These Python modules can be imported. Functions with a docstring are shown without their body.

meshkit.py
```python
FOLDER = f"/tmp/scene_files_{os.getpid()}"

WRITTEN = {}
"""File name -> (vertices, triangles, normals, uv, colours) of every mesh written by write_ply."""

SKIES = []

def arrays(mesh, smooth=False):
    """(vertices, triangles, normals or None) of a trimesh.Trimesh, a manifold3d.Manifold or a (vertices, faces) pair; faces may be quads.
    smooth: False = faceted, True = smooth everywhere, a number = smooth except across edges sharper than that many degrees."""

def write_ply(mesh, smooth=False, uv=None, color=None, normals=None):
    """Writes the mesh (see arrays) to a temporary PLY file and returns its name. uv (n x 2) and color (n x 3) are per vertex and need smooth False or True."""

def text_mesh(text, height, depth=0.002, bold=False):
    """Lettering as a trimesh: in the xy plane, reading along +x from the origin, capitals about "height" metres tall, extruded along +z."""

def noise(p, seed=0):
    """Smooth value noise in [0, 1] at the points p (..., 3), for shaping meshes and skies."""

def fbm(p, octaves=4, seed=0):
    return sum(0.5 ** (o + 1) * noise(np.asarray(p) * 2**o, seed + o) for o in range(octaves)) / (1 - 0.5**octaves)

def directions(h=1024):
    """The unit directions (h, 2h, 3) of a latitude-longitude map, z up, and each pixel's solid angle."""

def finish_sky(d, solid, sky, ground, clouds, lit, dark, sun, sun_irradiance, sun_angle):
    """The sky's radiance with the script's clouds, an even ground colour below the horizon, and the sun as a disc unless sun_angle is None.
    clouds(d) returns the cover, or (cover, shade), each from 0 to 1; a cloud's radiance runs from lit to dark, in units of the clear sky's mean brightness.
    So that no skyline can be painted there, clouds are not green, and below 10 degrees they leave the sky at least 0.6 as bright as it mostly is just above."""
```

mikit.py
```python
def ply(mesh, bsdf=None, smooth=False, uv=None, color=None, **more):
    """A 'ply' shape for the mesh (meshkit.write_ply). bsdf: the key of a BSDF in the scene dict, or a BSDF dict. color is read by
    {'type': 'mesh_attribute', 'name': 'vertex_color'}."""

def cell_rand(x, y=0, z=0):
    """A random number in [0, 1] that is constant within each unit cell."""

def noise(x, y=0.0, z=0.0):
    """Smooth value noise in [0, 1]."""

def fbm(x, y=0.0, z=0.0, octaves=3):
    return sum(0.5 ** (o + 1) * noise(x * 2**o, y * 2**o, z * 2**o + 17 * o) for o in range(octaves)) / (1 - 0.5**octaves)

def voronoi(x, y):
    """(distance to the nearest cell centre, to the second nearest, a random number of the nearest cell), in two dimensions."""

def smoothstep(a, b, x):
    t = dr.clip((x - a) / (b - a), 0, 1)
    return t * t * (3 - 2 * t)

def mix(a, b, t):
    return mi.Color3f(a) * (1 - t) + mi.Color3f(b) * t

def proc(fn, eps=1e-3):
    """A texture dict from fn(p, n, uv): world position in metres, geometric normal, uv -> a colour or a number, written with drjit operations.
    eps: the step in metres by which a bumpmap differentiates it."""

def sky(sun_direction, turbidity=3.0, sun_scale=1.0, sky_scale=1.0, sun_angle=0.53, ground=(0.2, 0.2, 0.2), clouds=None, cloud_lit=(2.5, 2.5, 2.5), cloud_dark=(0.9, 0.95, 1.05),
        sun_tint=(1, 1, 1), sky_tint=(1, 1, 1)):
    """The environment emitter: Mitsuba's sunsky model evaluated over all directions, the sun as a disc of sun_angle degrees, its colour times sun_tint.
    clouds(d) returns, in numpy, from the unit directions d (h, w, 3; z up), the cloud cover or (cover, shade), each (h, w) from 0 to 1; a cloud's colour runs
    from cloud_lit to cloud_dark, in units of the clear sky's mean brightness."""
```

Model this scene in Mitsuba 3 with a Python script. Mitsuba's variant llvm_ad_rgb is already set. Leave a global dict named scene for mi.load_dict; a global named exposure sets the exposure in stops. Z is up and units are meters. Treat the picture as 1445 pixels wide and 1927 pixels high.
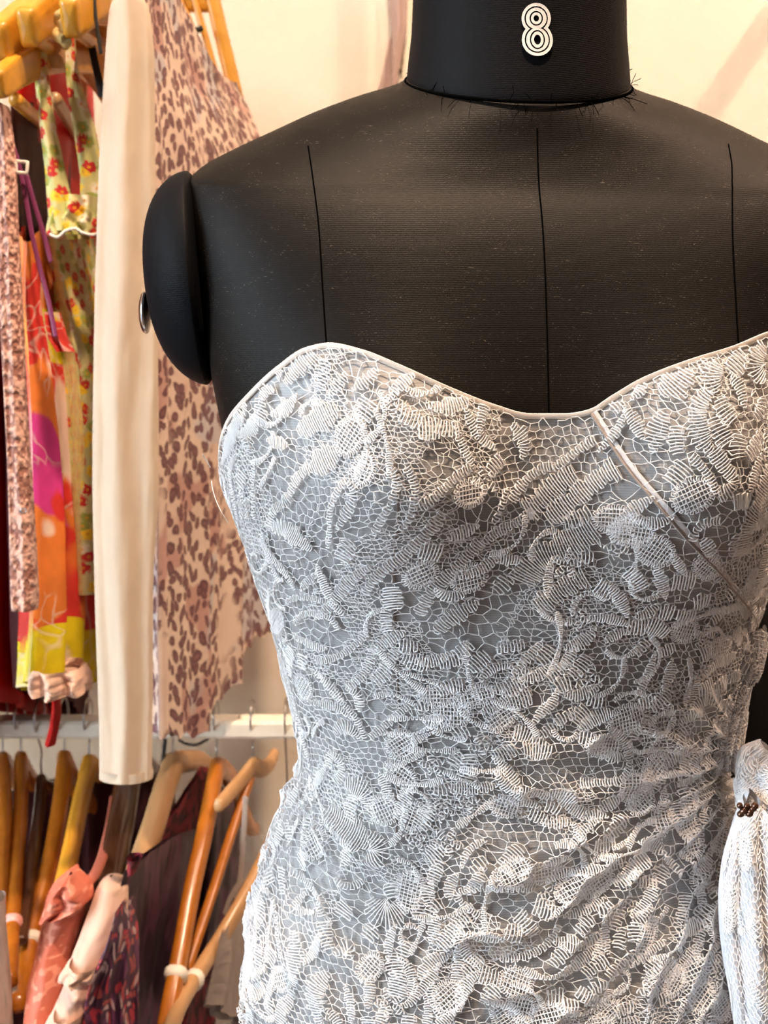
import math
import numpy as np
import trimesh
import mitsuba as mi
import drjit as dr
import mikit
import meshkit
from mikit import noise, fbm, voronoi, cell_rand, smoothstep, mix
from scipy.interpolate import LinearNDInterpolator, PchipInterpolator
from scipy.ndimage import map_coordinates, gaussian_filter
from scipy.spatial import Voronoi
import shapely
from shapely.geometry import Point, Polygon
from shapely.ops import unary_union

T = mi.ScalarTransform4f
W, H, F = 1445, 1927, 2400.0
HORIZON = 700.0
PITCH = math.atan((H / 2 - HORIZON) / F)
CAM = np.array([0.0, 0.0, 1.27])
FWD = np.array([0, math.cos(PITCH), -math.sin(PITCH)])
UP = np.array([0, math.sin(PITCH), math.cos(PITCH)])
scene, labels = {}, {}
# ------------------------------------------------------------------ camera, light, exposure
scene['camera'] = {'type': 'thinlens', 'fov': math.degrees(2 * math.atan(W / 2 / F)), 'fov_axis': 'x', 'near_clip': 0.02,
                   'aperture_radius': 0.0016, 'focus_distance': 0.665,
                   'to_world': T().look_at(origin=CAM.tolist(), target=(CAM + FWD).tolist(), up=[0, 0, 1])}
exposure = 2.85
SKY_SCALE, LAMP = 8.5, 1.25
scene['sky'] = mikit.sky((-0.5, -0.6, 0.6), turbidity=3.0, sun_scale=0.0, sky_scale=SKY_SCALE, sky_tint=(1.12, 1.0, 0.88), ground=(0.3, 0.3, 0.3))
ROOM = dict(x0=-1.7, x1=2.2, y0=-2.6, y1=1.6, z1=2.75)
LAMPS = [((0.04, 0.30), 190, (1.0, 0.72, 0.50)), ((-0.62, 0.30), 16, (1.0, 0.70, 0.46)), ((1.15, 0.85), 110, (1.0, 0.68, 0.48))]
OPENING = (-0.7, 0.6)
rng = np.random.default_rng(8)


def P(px, py, Y):
    """World point on the pixel's ray at world depth Y (array friendly)."""
    px, py, Y = np.broadcast_arrays(np.asarray(px, float), np.asarray(py, float), np.asarray(Y, float))
    d = FWD + ((px - W / 2) / F)[..., None] * np.array([1.0, 0, 0]) - ((py - H / 2) / F)[..., None] * UP
    return CAM + d * (Y / d[..., 1])[..., None]


def project(p):
    q = np.asarray(p) - CAM
    dz = q @ FWD
    return W / 2 + F * q[..., 0] / dz, H / 2 - F * (q @ UP) / dz


def zof(py, Y):
    return float(P(0, py, Y)[2])


# ------------------------------------------------------------------ entry helpers
def numbered(key):
    if key not in scene and key not in labels:
        return key
    i = 1
    while f'{key}_{i:03d}' in scene or f'{key}_{i:03d}' in labels:
        i += 1
    return f'{key}_{i:03d}'


def thing(name, label, category, group=None, kind=None):
    key = numbered(name)
    labels[key] = {'label': label, 'category': category}
    if group:
        labels[key]['group'] = group
    if kind:
        labels[key]['kind'] = kind
    return key


def part(parent, name, mesh, bsdf, smooth=True, uv=None, label=None, kind=None, **more):
    key = numbered(f'{parent}__{name}')
    scene[key] = mikit.ply(mesh, bsdf, smooth=smooth, uv=uv, **more)
    if label or kind:
        labels[key] = {}
        if label:
            labels[key]['label'] = label
        if kind:
            labels[key]['kind'] = kind
    return key


def structure(name, mesh, bsdf, label, smooth=False, parent=None):
    key = numbered(name if parent is None else f'{parent}__{name}')
    scene[key] = mikit.ply(mesh, bsdf, smooth=smooth)
    labels[key] = {'label': label}
    if parent is None:
        labels[key]['kind'] = 'structure'
    return key


def mat(name, **kw):
    bump = kw.pop('bump', None)
    two = kw.pop('two', True)
    b = {'type': 'principled'}
    for k, v in kw.items():
        b[k] = {'type': 'rgb', 'value': list(v)} if isinstance(v, (tuple, list)) else v
    if bump:
        b = {'type': 'bumpmap', 'arbitrary': mikit.proc(bump[0], bump[2]), 'scale': bump[1], 'bsdf': b}
    scene[name] = {'type': 'twosided', 'bsdf': b} if two else b
    return name


# ------------------------------------------------------------------ mesh helpers
def grid_faces(n, m, wrap=False):
    i, j = np.meshgrid(np.arange(n - 1), np.arange(m if wrap else m - 1), indexing='ij')
    j2 = (j + 1) % m
    q = np.stack([i * m + j, i * m + j2, (i + 1) * m + j2, (i + 1) * m + j], -1).reshape(-1, 4)
    return np.vstack([q[:, [0, 1, 2]], q[:, [0, 2, 3]]])


def grid_mesh(g, wrap=False):
    n, m = g.shape[:2]
    return g.reshape(-1, 3), grid_faces(n, m, wrap)


def cap_loft(rings):
    """Closed loft of rings (n, m, 3), both ends capped."""
    n, m = rings.shape[:2]
    v = np.vstack([rings.reshape(-1, 3), rings[0].mean(0), rings[-1].mean(0)])
    k = np.arange(m)
    f = np.vstack([grid_faces(n, m, True), np.stack([(k + 1) % m, k, k * 0 + n * m], 1),
                   np.stack([k + (n - 1) * m, (k + 1) % m + (n - 1) * m, k * 0 + n * m + 1], 1)])
    return v, f


def join(meshes):
    vs, fs, o = [], [], 0
    for v, f in meshes:
        vs.append(v)
        fs.append(f + o)
        o += len(v)
    return np.vstack(vs), np.vstack(fs)


def smooth_path(p, n, kind='pchip'):
    p = np.asarray(p, float)
    t = np.r_[0, np.cumsum(np.linalg.norm(np.diff(p, axis=0), axis=1))]
    return PchipInterpolator(t, p, axis=0)(np.linspace(0, t[-1], n))


def sweep(p, w, h, up=(0, 0, 1), sides=14, e=0.7, round_ends=True):
    """Bar along the points p: width w sideways, height h along up; rounded section."""
    p = np.asarray(p, float)
    n = len(p)
    w, h = np.broadcast_to(w, n).copy(), np.broadcast_to(h, n).copy()
    t = np.gradient(p, axis=0)
    t /= np.linalg.norm(t, axis=1, keepdims=True)
    up = np.broadcast_to(np.asarray(up, float), (n, 3))
    s = np.cross(t, up)
    s /= np.linalg.norm(s, axis=1, keepdims=True) + 1e-12
    u = np.cross(s, t)
    a = np.arange(sides) * 2 * np.pi / sides
    c, d = np.sign(np.cos(a)) * np.abs(np.cos(a)) ** e, np.sign(np.sin(a)) * np.abs(np.sin(a)) ** e
    if round_ends:
        p = np.vstack([p[0] - t[0] * w[0] * 0.2, p, p[-1] + t[-1] * w[-1] * 0.2])
        s, u = np.vstack([s[:1], s, s[-1:]]), np.vstack([u[:1], u, u[-1:]])
        w, h = np.r_[w[0] * 0.6, w, w[-1] * 0.6], np.r_[h[0] * 0.7, h, h[-1] * 0.7]
    r = p[:, None] + c[None, :, None] * s[:, None] * (w / 2)[:, None, None] + d[None, :, None] * u[:, None] * (h / 2)[:, None, None]
    return cap_loft(r)


def wire(p, r, sides=8):
    p = np.asarray(p, float)
    t = np.gradient(p, axis=0)
    t /= np.linalg.norm(t, axis=1, keepdims=True) + 1e-12
    ref = np.array([0.31, 0.2, 0.93])
    a = np.cross(t[0], ref)
    a /= np.linalg.norm(a)
    fr = []
    for k in range(len(p)):
        a = a - t[k] * (a @ t[k])
        a /= np.linalg.norm(a) + 1e-12
        fr.append(a)
    A = np.array(fr)
    B = np.cross(t, A)
    ang = np.arange(sides) * 2 * np.pi / sides
    r = np.broadcast_to(r, len(p))[:, None, None]
    return cap_loft(p[:, None] + r * (np.cos(ang)[None, :, None] * A[:, None] + np.sin(ang)[None, :, None] * B[:, None]))


def box(x0, x1, y0, y1, z0, z1, bevel=0.0):
    if bevel <= 0:
        m = trimesh.creation.box(extents=(x1 - x0, y1 - y0, z1 - z0))
        m.apply_translation(((x0 + x1) / 2, (y0 + y1) / 2, (z0 + z1) / 2))
        return np.array(m.vertices), np.array(m.faces)
    pts = [(x, y, z) for x in (x0, x1) for y in (y0, y1) for z in (z0, z1)]
    out = []
    for x, y, z in pts:
        sx, sy, sz = (1 if x == x0 else -1), (1 if y == y0 else -1), (1 if z == z0 else -1)
        out += [(x, y + sy * bevel, z + sz * bevel), (x + sx * bevel, y, z + sz * bevel), (x + sx * bevel, y + sy * bevel, z)]
    m = trimesh.convex.convex_hull(np.array(out))
    return np.array(m.vertices), np.array(m.faces)


def lathe(prof, sides=32):
    m = trimesh.creation.revolve(np.asarray(prof, float), sections=sides)
    return np.array(m.vertices), np.array(m.faces)


# ------------------------------------------------------------------ materials
def F3(r, g, b):
    return mi.Color3f(r, g, b)


mat('paint_wall', base_color=mikit.proc(lambda p, n, uv: mix((0.80, 0.715, 0.60), (0.84, 0.76, 0.64), fbm(p.x * 3, p.y * 3, p.z * 3))), roughness=0.75)
mat('dark_panel', base_color=(0.10, 0.075, 0.06), roughness=0.6)
mat('paint_ceiling', base_color=(0.85, 0.82, 0.78), roughness=0.9)
mat('floor_tile', base_color=mikit.proc(lambda p, n, uv: mix((0.10, 0.075, 0.06), (0.15, 0.12, 0.10), fbm(p.x * 6, p.y * 6, 0))), roughness=0.4)
mat('white_metal', base_color=(0.82, 0.78, 0.68), roughness=0.4)
mat('chrome', base_color=(0.75, 0.75, 0.76), metallic=1.0, roughness=0.18)
mat('wire_steel', base_color=(0.45, 0.44, 0.45), metallic=1.0, roughness=0.3)
mat('black_strap', base_color=(0.01, 0.009, 0.009), roughness=0.7)
mat('white_rubber', base_color=(0.8, 0.76, 0.68), roughness=0.5)
mat('pink_rubber', base_color=(0.8, 0.4, 0.38), roughness=0.5)


def wood_fn(c0, c1):
    def fn(p, n, uv):
        g = fbm(p.x * 60 + 20 * noise(p.z * 9, p.y * 9), p.y * 14, p.z * 90)
        return mix(c0, c1, g)
    return fn


mat('wood_honey', base_color=mikit.proc(wood_fn((0.46, 0.20, 0.012), (0.66, 0.32, 0.03))), roughness=0.35, clearcoat=1.0, clearcoat_gloss=0.95)
mat('wood_orange', base_color=mikit.proc(wood_fn((0.30, 0.085, 0.005), (0.46, 0.15, 0.010))), roughness=0.3, clearcoat=1.0, clearcoat_gloss=0.95)
mat('wood_brown', base_color=mikit.proc(wood_fn((0.045, 0.014, 0.006), (0.08, 0.026, 0.010))), roughness=0.2, clearcoat=1.0, clearcoat_gloss=0.95)
mat('wood_tan', base_color=mikit.proc(wood_fn((0.42, 0.23, 0.10), (0.54, 0.32, 0.15))), roughness=0.4, clearcoat=0.6, clearcoat_gloss=0.9)


def knit(p, n, uv):
    row = p.z + 0.10 * p.x * p.x + 0.0012 * noise(p.x * 40, p.y * 40, p.z * 40)
    return 0.6 * (0.5 + 0.5 * dr.sin(row * (2 * math.pi / 0.0011))) + 0.4 * noise(p.x * 1400, p.y * 1400, p.z * 1400)


def knit_col(p, n, uv):
    k = noise(p.x * 1100, p.y * 900, p.z * 1900)
    sp = smoothstep(0.78, 0.95, k) * smoothstep(0.42, 0.7, noise(p.x * 160, p.y * 160, p.z * 160))
    c = mix((0.0030, 0.0022, 0.0016), (0.0088, 0.0066, 0.0050), knit(p, n, uv))
    return mix(c, (0.075, 0.06, 0.045), sp)


mat('black_jersey', base_color=mikit.proc(knit_col), roughness=0.55, specular=0.14, sheen=0.05, sheen_tint=0.4, bump=(knit, 0.00007, 0.0002))
mat('black_jersey_neck', base_color=(0.004, 0.0042, 0.0055), roughness=0.6, specular=0.10, sheen=0.05, bump=(knit, 0.0002, 0.0004))
mat('black_thread', base_color=(0.002, 0.002, 0.002), roughness=0.9, specular=0.0)
mat('print_white', base_color=(0.80, 0.74, 0.68), roughness=0.6)
mat('lining_satin', base_color=mikit.proc(lambda p, n, uv: mix((0.29, 0.285, 0.285), (0.36, 0.355, 0.355), 0.5 + 0.5 * dr.sin(p.z * 2 * math.pi / 0.0013))), roughness=0.42, sheen=0.3)
mat('lace_thread', base_color=(0.90, 0.90, 0.895), roughness=0.38, specular=0.6, sheen=0.3)
mat('net_thread', base_color=(0.88, 0.88, 0.875), roughness=0.5)
mat('binding_satin', base_color=(0.66, 0.60, 0.54), roughness=0.4)
mat('band_satin', base_color=(0.72, 0.72, 0.74), roughness=0.35)
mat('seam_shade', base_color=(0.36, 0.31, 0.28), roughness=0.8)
mat('lining_hem', base_color=(0.60, 0.60, 0.62), roughness=0.5)


def leopard(p, n, uv):
    x, y = uv.x * 100.0, uv.y * 92.0
    wx, wy = noise(x * 0.9, y * 0.9, 3.0) - 0.5, noise(x * 0.9, y * 0.9, 9.0) - 0.5
    d1, d2, r = voronoi(x + 0.7 * wx, y + 0.7 * wy)
    big = fbm(uv.x * 16, uv.y * 12, 5.0)
    here = smoothstep(0.24, 0.34, big)
    spot = smoothstep(0.47, 0.34, d1 + 0.16 * (r - 0.5)) * here
    core = smoothstep(0.10, 0.26, d1)
    base = mix((0.55, 0.41, 0.335), (0.61, 0.475, 0.39), noise(uv.x * 30, uv.y * 30, 1.0))
    rose = smoothstep(0.60, 0.68, fbm(uv.x * 22, uv.y * 22, 21.0))
    base = mix(base, (0.36, 0.17, 0.15), rose * 0.7)
    grey = smoothstep(0.62, 0.68, fbm(uv.x * 14 + 7, uv.y * 14, 33.0))
    base = mix(base, (0.42, 0.40, 0.42), grey * 0.8)
    col = mix((0.16, 0.06, 0.065), (0.09, 0.03, 0.04), core)
    return mix(base, col, spot * 0.92)


mat('leopard_mesh', base_color=mikit.proc(leopard), roughness=0.8, sheen=0.2)
mat('beige_mesh', base_color=mikit.proc(lambda p, n, uv: mix((0.50, 0.405, 0.305), (0.57, 0.47, 0.365), fbm(uv.x * 60, uv.y * 14, 2.0))), roughness=0.75, sheen=0.3,
    bump=(lambda p, n, uv: fbm(uv.x * 90, uv.y * 40, 1.0), 0.0012, 0.001))


def small_floral(p, n, uv):
    x, y = uv.x * 90.0, uv.y * 90.0
    d1, d2, r = voronoi(x, y)
    pet = d1 + 0.10 * dr.sin(noise(x * 3, y * 3) * 18)
    dot = smoothstep(0.44, 0.36, pet)
    base = mix((0.62, 0.54, 0.26), (0.50, 0.50, 0.20), noise(x * 0.6, y * 0.6, 4.0))
    col = dr.select(r < 0.36, F3(0.50, 0.02, 0.02), dr.select(r < 0.6, F3(0.30, 0.34, 0.06), dr.select(r < 0.84, F3(0.78, 0.52, 0.02), F3(0.72, 0.66, 0.5))))
    col = mix(col, (0.62, 0.30, 0.02), smoothstep(0.14, 0.06, d1))
    return mix(base, col, dot)


mat('small_floral', base_color=mikit.proc(small_floral), roughness=0.75, sheen=0.2)


def big_floral(p, n, uv):
    v = uv.y + 0.035 * (fbm(uv.x * 14, uv.y * 14, 2.0) - 0.5) * 2
    h = fbm(uv.x * 20, uv.y * 13, 11.0)
    yel, red, mag, org, wht = F3(0.66, 0.52, 0.0), F3(0.58, 0.025, 0.015), F3(0.56, 0.03, 0.22), F3(0.66, 0.17, 0.02), F3(0.76, 0.62, 0.5)
    c = dr.select(v < 0.055, org, dr.select(v < 0.10, yel, dr.select(v < 0.145, red, dr.select(v < 0.24, mag, dr.select(v < 0.305, red, yel)))))
    c = mix(c, org, smoothstep(0.54, 0.58, fbm(uv.x * 18, uv.y * 11, 31.0)) * smoothstep(0.32, 0.30, v))
    c = mix(c, wht, smoothstep(0.60, 0.66, h) * 0.85)
    c = mix(c, red, smoothstep(0.58, 0.62, fbm(uv.x * 26 + 4, uv.y * 17, 51.0)) * smoothstep(0.31, 0.29, v))
    e1, e2, er = voronoi(uv.x * 44 + 2.2 * noise(uv.x * 50, uv.y * 50, 3.0), uv.y * 34 + 2.2 * noise(uv.x * 50, uv.y * 50, 8.0))
    c = mix(c, wht, smoothstep(0.16, 0.02, e2 - e1) * 0.45 * smoothstep(0.4, 0.6, noise(uv.x * 30, uv.y * 30, 2.0)))
    c = c * (0.72 + 0.5 * fbm(uv.x * 70, uv.y * 50, 4.0))
    return mix(c, wht, smoothstep(0.350, 0.356, v) * 0.8)


mat('big_floral', base_color=mikit.proc(big_floral), roughness=0.7, sheen=0.2)
mat('red_satin', base_color=(0.42, 0.003, 0.003), roughness=0.5, specular=0.25)
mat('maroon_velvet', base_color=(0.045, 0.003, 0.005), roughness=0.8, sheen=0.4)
mat('pink_lace', base_color=mikit.proc(lambda p, n, uv: mix((0.30, 0.13, 0.10), (0.66, 0.40, 0.32), smoothstep(0.40, 0.58, fbm(uv.x * 420, uv.y * 260, 1.0)))), roughness=0.8,
    bump=(lambda p, n, uv: fbm(uv.x * 420, uv.y * 260, 1.0), 0.004, 0.0008))
mat('purple_satin', base_color=(0.20, 0.03, 0.11), roughness=0.45)
mat('coral_cloth', base_color=mikit.proc(lambda p, n, uv: mix((0.50, 0.13, 0.08), (0.66, 0.26, 0.18), smoothstep(0.70, 0.80, noise(uv.x * 260, uv.y * 260, 1.0)))), roughness=0.7, sheen=0.3)
mat('peach_cloth', base_color=(0.64, 0.42, 0.32), roughness=0.7, sheen=0.3)


def purple_floral(p, n, uv):
    d1, d2, r = voronoi(uv.x * 120 + 3 * noise(uv.x * 60, uv.y * 60), uv.y * 95 + 3 * noise(uv.x * 60, uv.y * 60, 9.0))
    c = dr.select(r < 0.3, F3(0.34, 0.03, 0.05), dr.select(r < 0.55, F3(0.42, 0.30, 0.32), dr.select(r < 0.75, F3(0.34, 0.07, 0.07), F3(0.12, 0.03, 0.09))))
    return mix(c, (0.05, 0.015, 0.04), smoothstep(0.30, 0.5, d1))


mat('purple_floral', base_color=mikit.proc(purple_floral), roughness=0.6)
mat('plum_sheer', base_color=mikit.proc(lambda p, n, uv: mix((0.022, 0.006, 0.014), (0.075, 0.022, 0.045), smoothstep(0.45, 0.62, fbm(uv.x * 90, uv.y * 22, 3.0)))), roughness=0.6, sheen=0.3)
mat('wine_lace', base_color=mikit.proc(lambda p, n, uv: mix((0.05, 0.004, 0.008), (0.22, 0.012, 0.025), smoothstep(0.4, 0.6, fbm(uv.x * 160, uv.y * 160, 3.0)))), roughness=0.8)
mat('grey_sheer', base_color=(0.36, 0.30, 0.27), roughness=0.7, sheen=0.3)
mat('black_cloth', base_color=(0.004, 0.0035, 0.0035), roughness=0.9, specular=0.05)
mat('mauve_cloth', base_color=(0.46, 0.33, 0.30), roughness=0.7)
mat('brown_gem', base_color=(0.10, 0.05, 0.03), metallic=0.6, roughness=0.15)
mat('lamp_trim', base_color=(0.8, 0.8, 0.8), roughness=0.4)

# ------------------------------------------------------------------ room
R = ROOM
WT = 0.1
structure('wall_back', box(R['x0'] - WT, R['x1'] + WT, R['y1'], R['y1'] + WT, 0, R['z1']), 'paint_wall', 'cream painted shop wall behind the clothes rails')
structure('wall_right', box(R['x1'], R['x1'] + WT, R['y0'], R['y1'], 0, R['z1']), 'dark_panel', 'dark panelled side wall of the shop')
structure('wall_left', join([box(R['x0'] - WT, R['x0'], OPENING[1], R['y1'], 0, R['z1']), box(R['x0'] - WT, R['x0'], R['y0'], OPENING[0], 0, R['z1']), box(R['x0'] - WT, R['x0'], OPENING[0], OPENING[1], 2.3, R['z1'])]), 'paint_wall', 'wall beside the open shop front')
structure('wall_front', box(R['x0'] - WT, R['x1'] + WT, R['y0'] - WT, R['y0'], 0, R['z1']), 'dark_panel', 'dark panelled wall behind the viewer')
structure('ceiling', box(R['x0'] - WT, R['x1'] + WT, R['y0'] - WT, R['y1'] + WT, R['z1'], R['z1'] + 0.1), 'paint_ceiling', 'plain white shop ceiling')
structure('floor', box(R['x0'] - WT, R['x1'] + WT, R['y0'] - WT, R['y1'] + WT, -0.1, 0), 'floor_tile', 'brown shop floor')
for k, ((lx, ly), power, col) in enumerate(LAMPS):
    t = thing('ceiling_lamp', ('round downlight over the dress form', 'round downlight over the clothes rails', 'round downlight by the right wall')[k], 'lamp')
    ring = lathe([(0.055, 0), (0.075, 0), (0.078, 0.006), (0.075, 0.02), (0.055, 0.02), (0.055, 0)])
    part(t, 'trim_ring', (ring[0] + [lx, ly, R['z1'] - 0.02], ring[1]), 'lamp_trim', smooth=40)
    key = numbered(f'{t}__bulb')
    a = np.arange(32) * 2 * np.pi / 32
    v = np.vstack([[lx, ly, R['z1'] - 0.012], np.stack([lx + 0.054 * np.cos(a), ly + 0.054 * np.sin(a), a * 0 + R['z1'] - 0.012], 1)])
    i = np.arange(32)
    f = np.stack([i * 0, (i + 1) % 32 + 1, i + 1], 1)
    scene[key] = mikit.ply((v, f), 'lamp_trim', emitter={'type': 'area', 'radiance': {'type': 'rgb', 'value': [power * LAMP * c for c in col]}})

# ------------------------------------------------------------------ dress form: sections
Y0 = 0.75
X0 = (967 - W / 2) / F * Y0
ROT = math.radians(3.5)
# py at the axis depth, half width, front depth, back depth, exponent
ROWS = np.array([
    [100, .050, .046, .046, 2.0], [150, .062, .06, .052, 2.0], [168, .070, .0625, .055, 2.0], [190, .092, .0635, .058, 2.0], [222, .118, .0642, .064, 2.1], [255, .140, .0655, .070, 2.2], [290, .163, .0675, .075, 2.4],
    [320, .180, .0695, .080, 2.6], [345, .1865, .0715, .083, 2.9], [400, .1865, .078, .088, 3.0], [480, .185, .086, .092, 3.0], [560, .182, .093, .094, 2.9],
    [680, .177, .1, .094, 2.7], [790, .171, .104, .092, 2.5], [880, .166, .104, .090, 2.4], [1000, .154, .100, .085, 2.3], [1090, .145, .096, .082, 2.2],
    [1180, .136, .091, .080, 2.2], [1280, .129, .087, .080, 2.1], [1360, .1235, .085, .081, 2.1], [1430, .1215, .085, .084, 2.1], [1480, .127, .088, .090, 2.1],
    [1530, .134, .088, .096, 2.1], [1620, .142, .091, .105, 2.1], [1700, .150, .094, .110, 2.1], [1780, .154, .096, .113, 2.1], [1927, .157, .098, .115, 2.1],
    [2100, .158, .106, .116, 2.1], [2400, .150, .100, .108, 2.1], [3200, .140, .095, .10, 2.1]])
ROW_Z = np.array([zof(py, Y0) for py in ROWS[:, 0]])
SEC = PchipInterpolator(ROW_Z[::-1], ROWS[::-1, 1:], axis=0)
BZ = zof(905, Y0 - 0.1)
TILT_Z0, TILT_Z1 = zof(520, Y0), zof(165, Y0)
TILT = (zof(154, Y0) - zof(186, Y0 - 0.06)) / 0.06


def torso(theta, z, bust=1.0, grow=0.0):
    """Point of the torso at angle theta (0 = front, + = right in the photo) and height z; world coordinates."""
    theta, z = np.broadcast_arrays(np.asarray(theta, float), np.asarray(z, float))
    s = SEC(z)
    w, bf, bb, e = s[..., 0] + grow, s[..., 1] + grow, s[..., 2] + grow, s[..., 3]
    st, ct = np.sin(theta), np.cos(theta)
    x = w * np.sign(st) * np.abs(st) ** (2 / e)
    y = -np.where(ct > 0, bf, bb) * np.sign(ct) * np.abs(ct) ** (2 / e)
    front = np.clip(ct, 0, 1) ** 0.5
    up = z > BZ
    b = sum(np.exp(-((x - c) / 0.052) ** 2 - ((z - BZ) / np.where(up, 0.070, 0.050)) ** 2) for c in (-0.083, 0.083))
    y = y - bust * 0.034 * b * front
    c, s_ = math.cos(ROT), math.sin(ROT)
    k = np.clip((z - TILT_Z0) / (TILT_Z1 - TILT_Z0), 0, 1)
    zt2 = z + TILT * k * k * (3 - 2 * k) * np.minimum(y, 0.06)
    return np.stack([X0 + c * x - s_ * y * 1.0, Y0 + s_ * x + c * y, zt2], -1)


form = thing('dress_form', 'headless black jersey dress form with a white 8 on its neck', 'dress form')
th = np.linspace(-np.pi, np.pi, 161)[:-1]
zz = np.linspace(ROW_Z[0], zof(2500, Y0), 240)
TT, ZZ = np.meshgrid(th, zz)
g = torso(TT, ZZ, bust=0.72, grow=-0.004 * 0)
part(form, 'torso', cap_loft(g), 'black_jersey')
# neck
zn_side, zn_front = zof(154, Y0), zof(186, Y0 - 0.06)


def neck_ring(z_rel, wx, wy, tilt):
    x, y = wx * np.sin(th), -wy * np.cos(th)
    z = zn_side + z_rel + tilt * (y / 0.06)
    c, s_ = math.cos(ROT), math.sin(ROT)
    return np.stack([X0 + c * x - s_ * y, Y0 + s_ * x + c * y, z], -1)


tilt = (zn_side - zn_front)
prof = [(-.012, .0575, .058, 1), (-.003, .0622, .0615, 1), (0, .0634, .0622, 1), (.003, .0632, .0622, .98), (.010, .0625, .062, .9), (.025, .0608, .0605, .6), (.045, .0600, .0598, .3), (.08, .0598, .0596, 0), (.12, .0598, .0596, 0), (.126, .0580, .058, 0), (.128, .05, .05, 0)]
part(form, 'neck', cap_loft(np.array([neck_ring(a, b, c, tilt * d) for a, b, c, d in prof])), 'black_jersey_neck')
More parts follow.
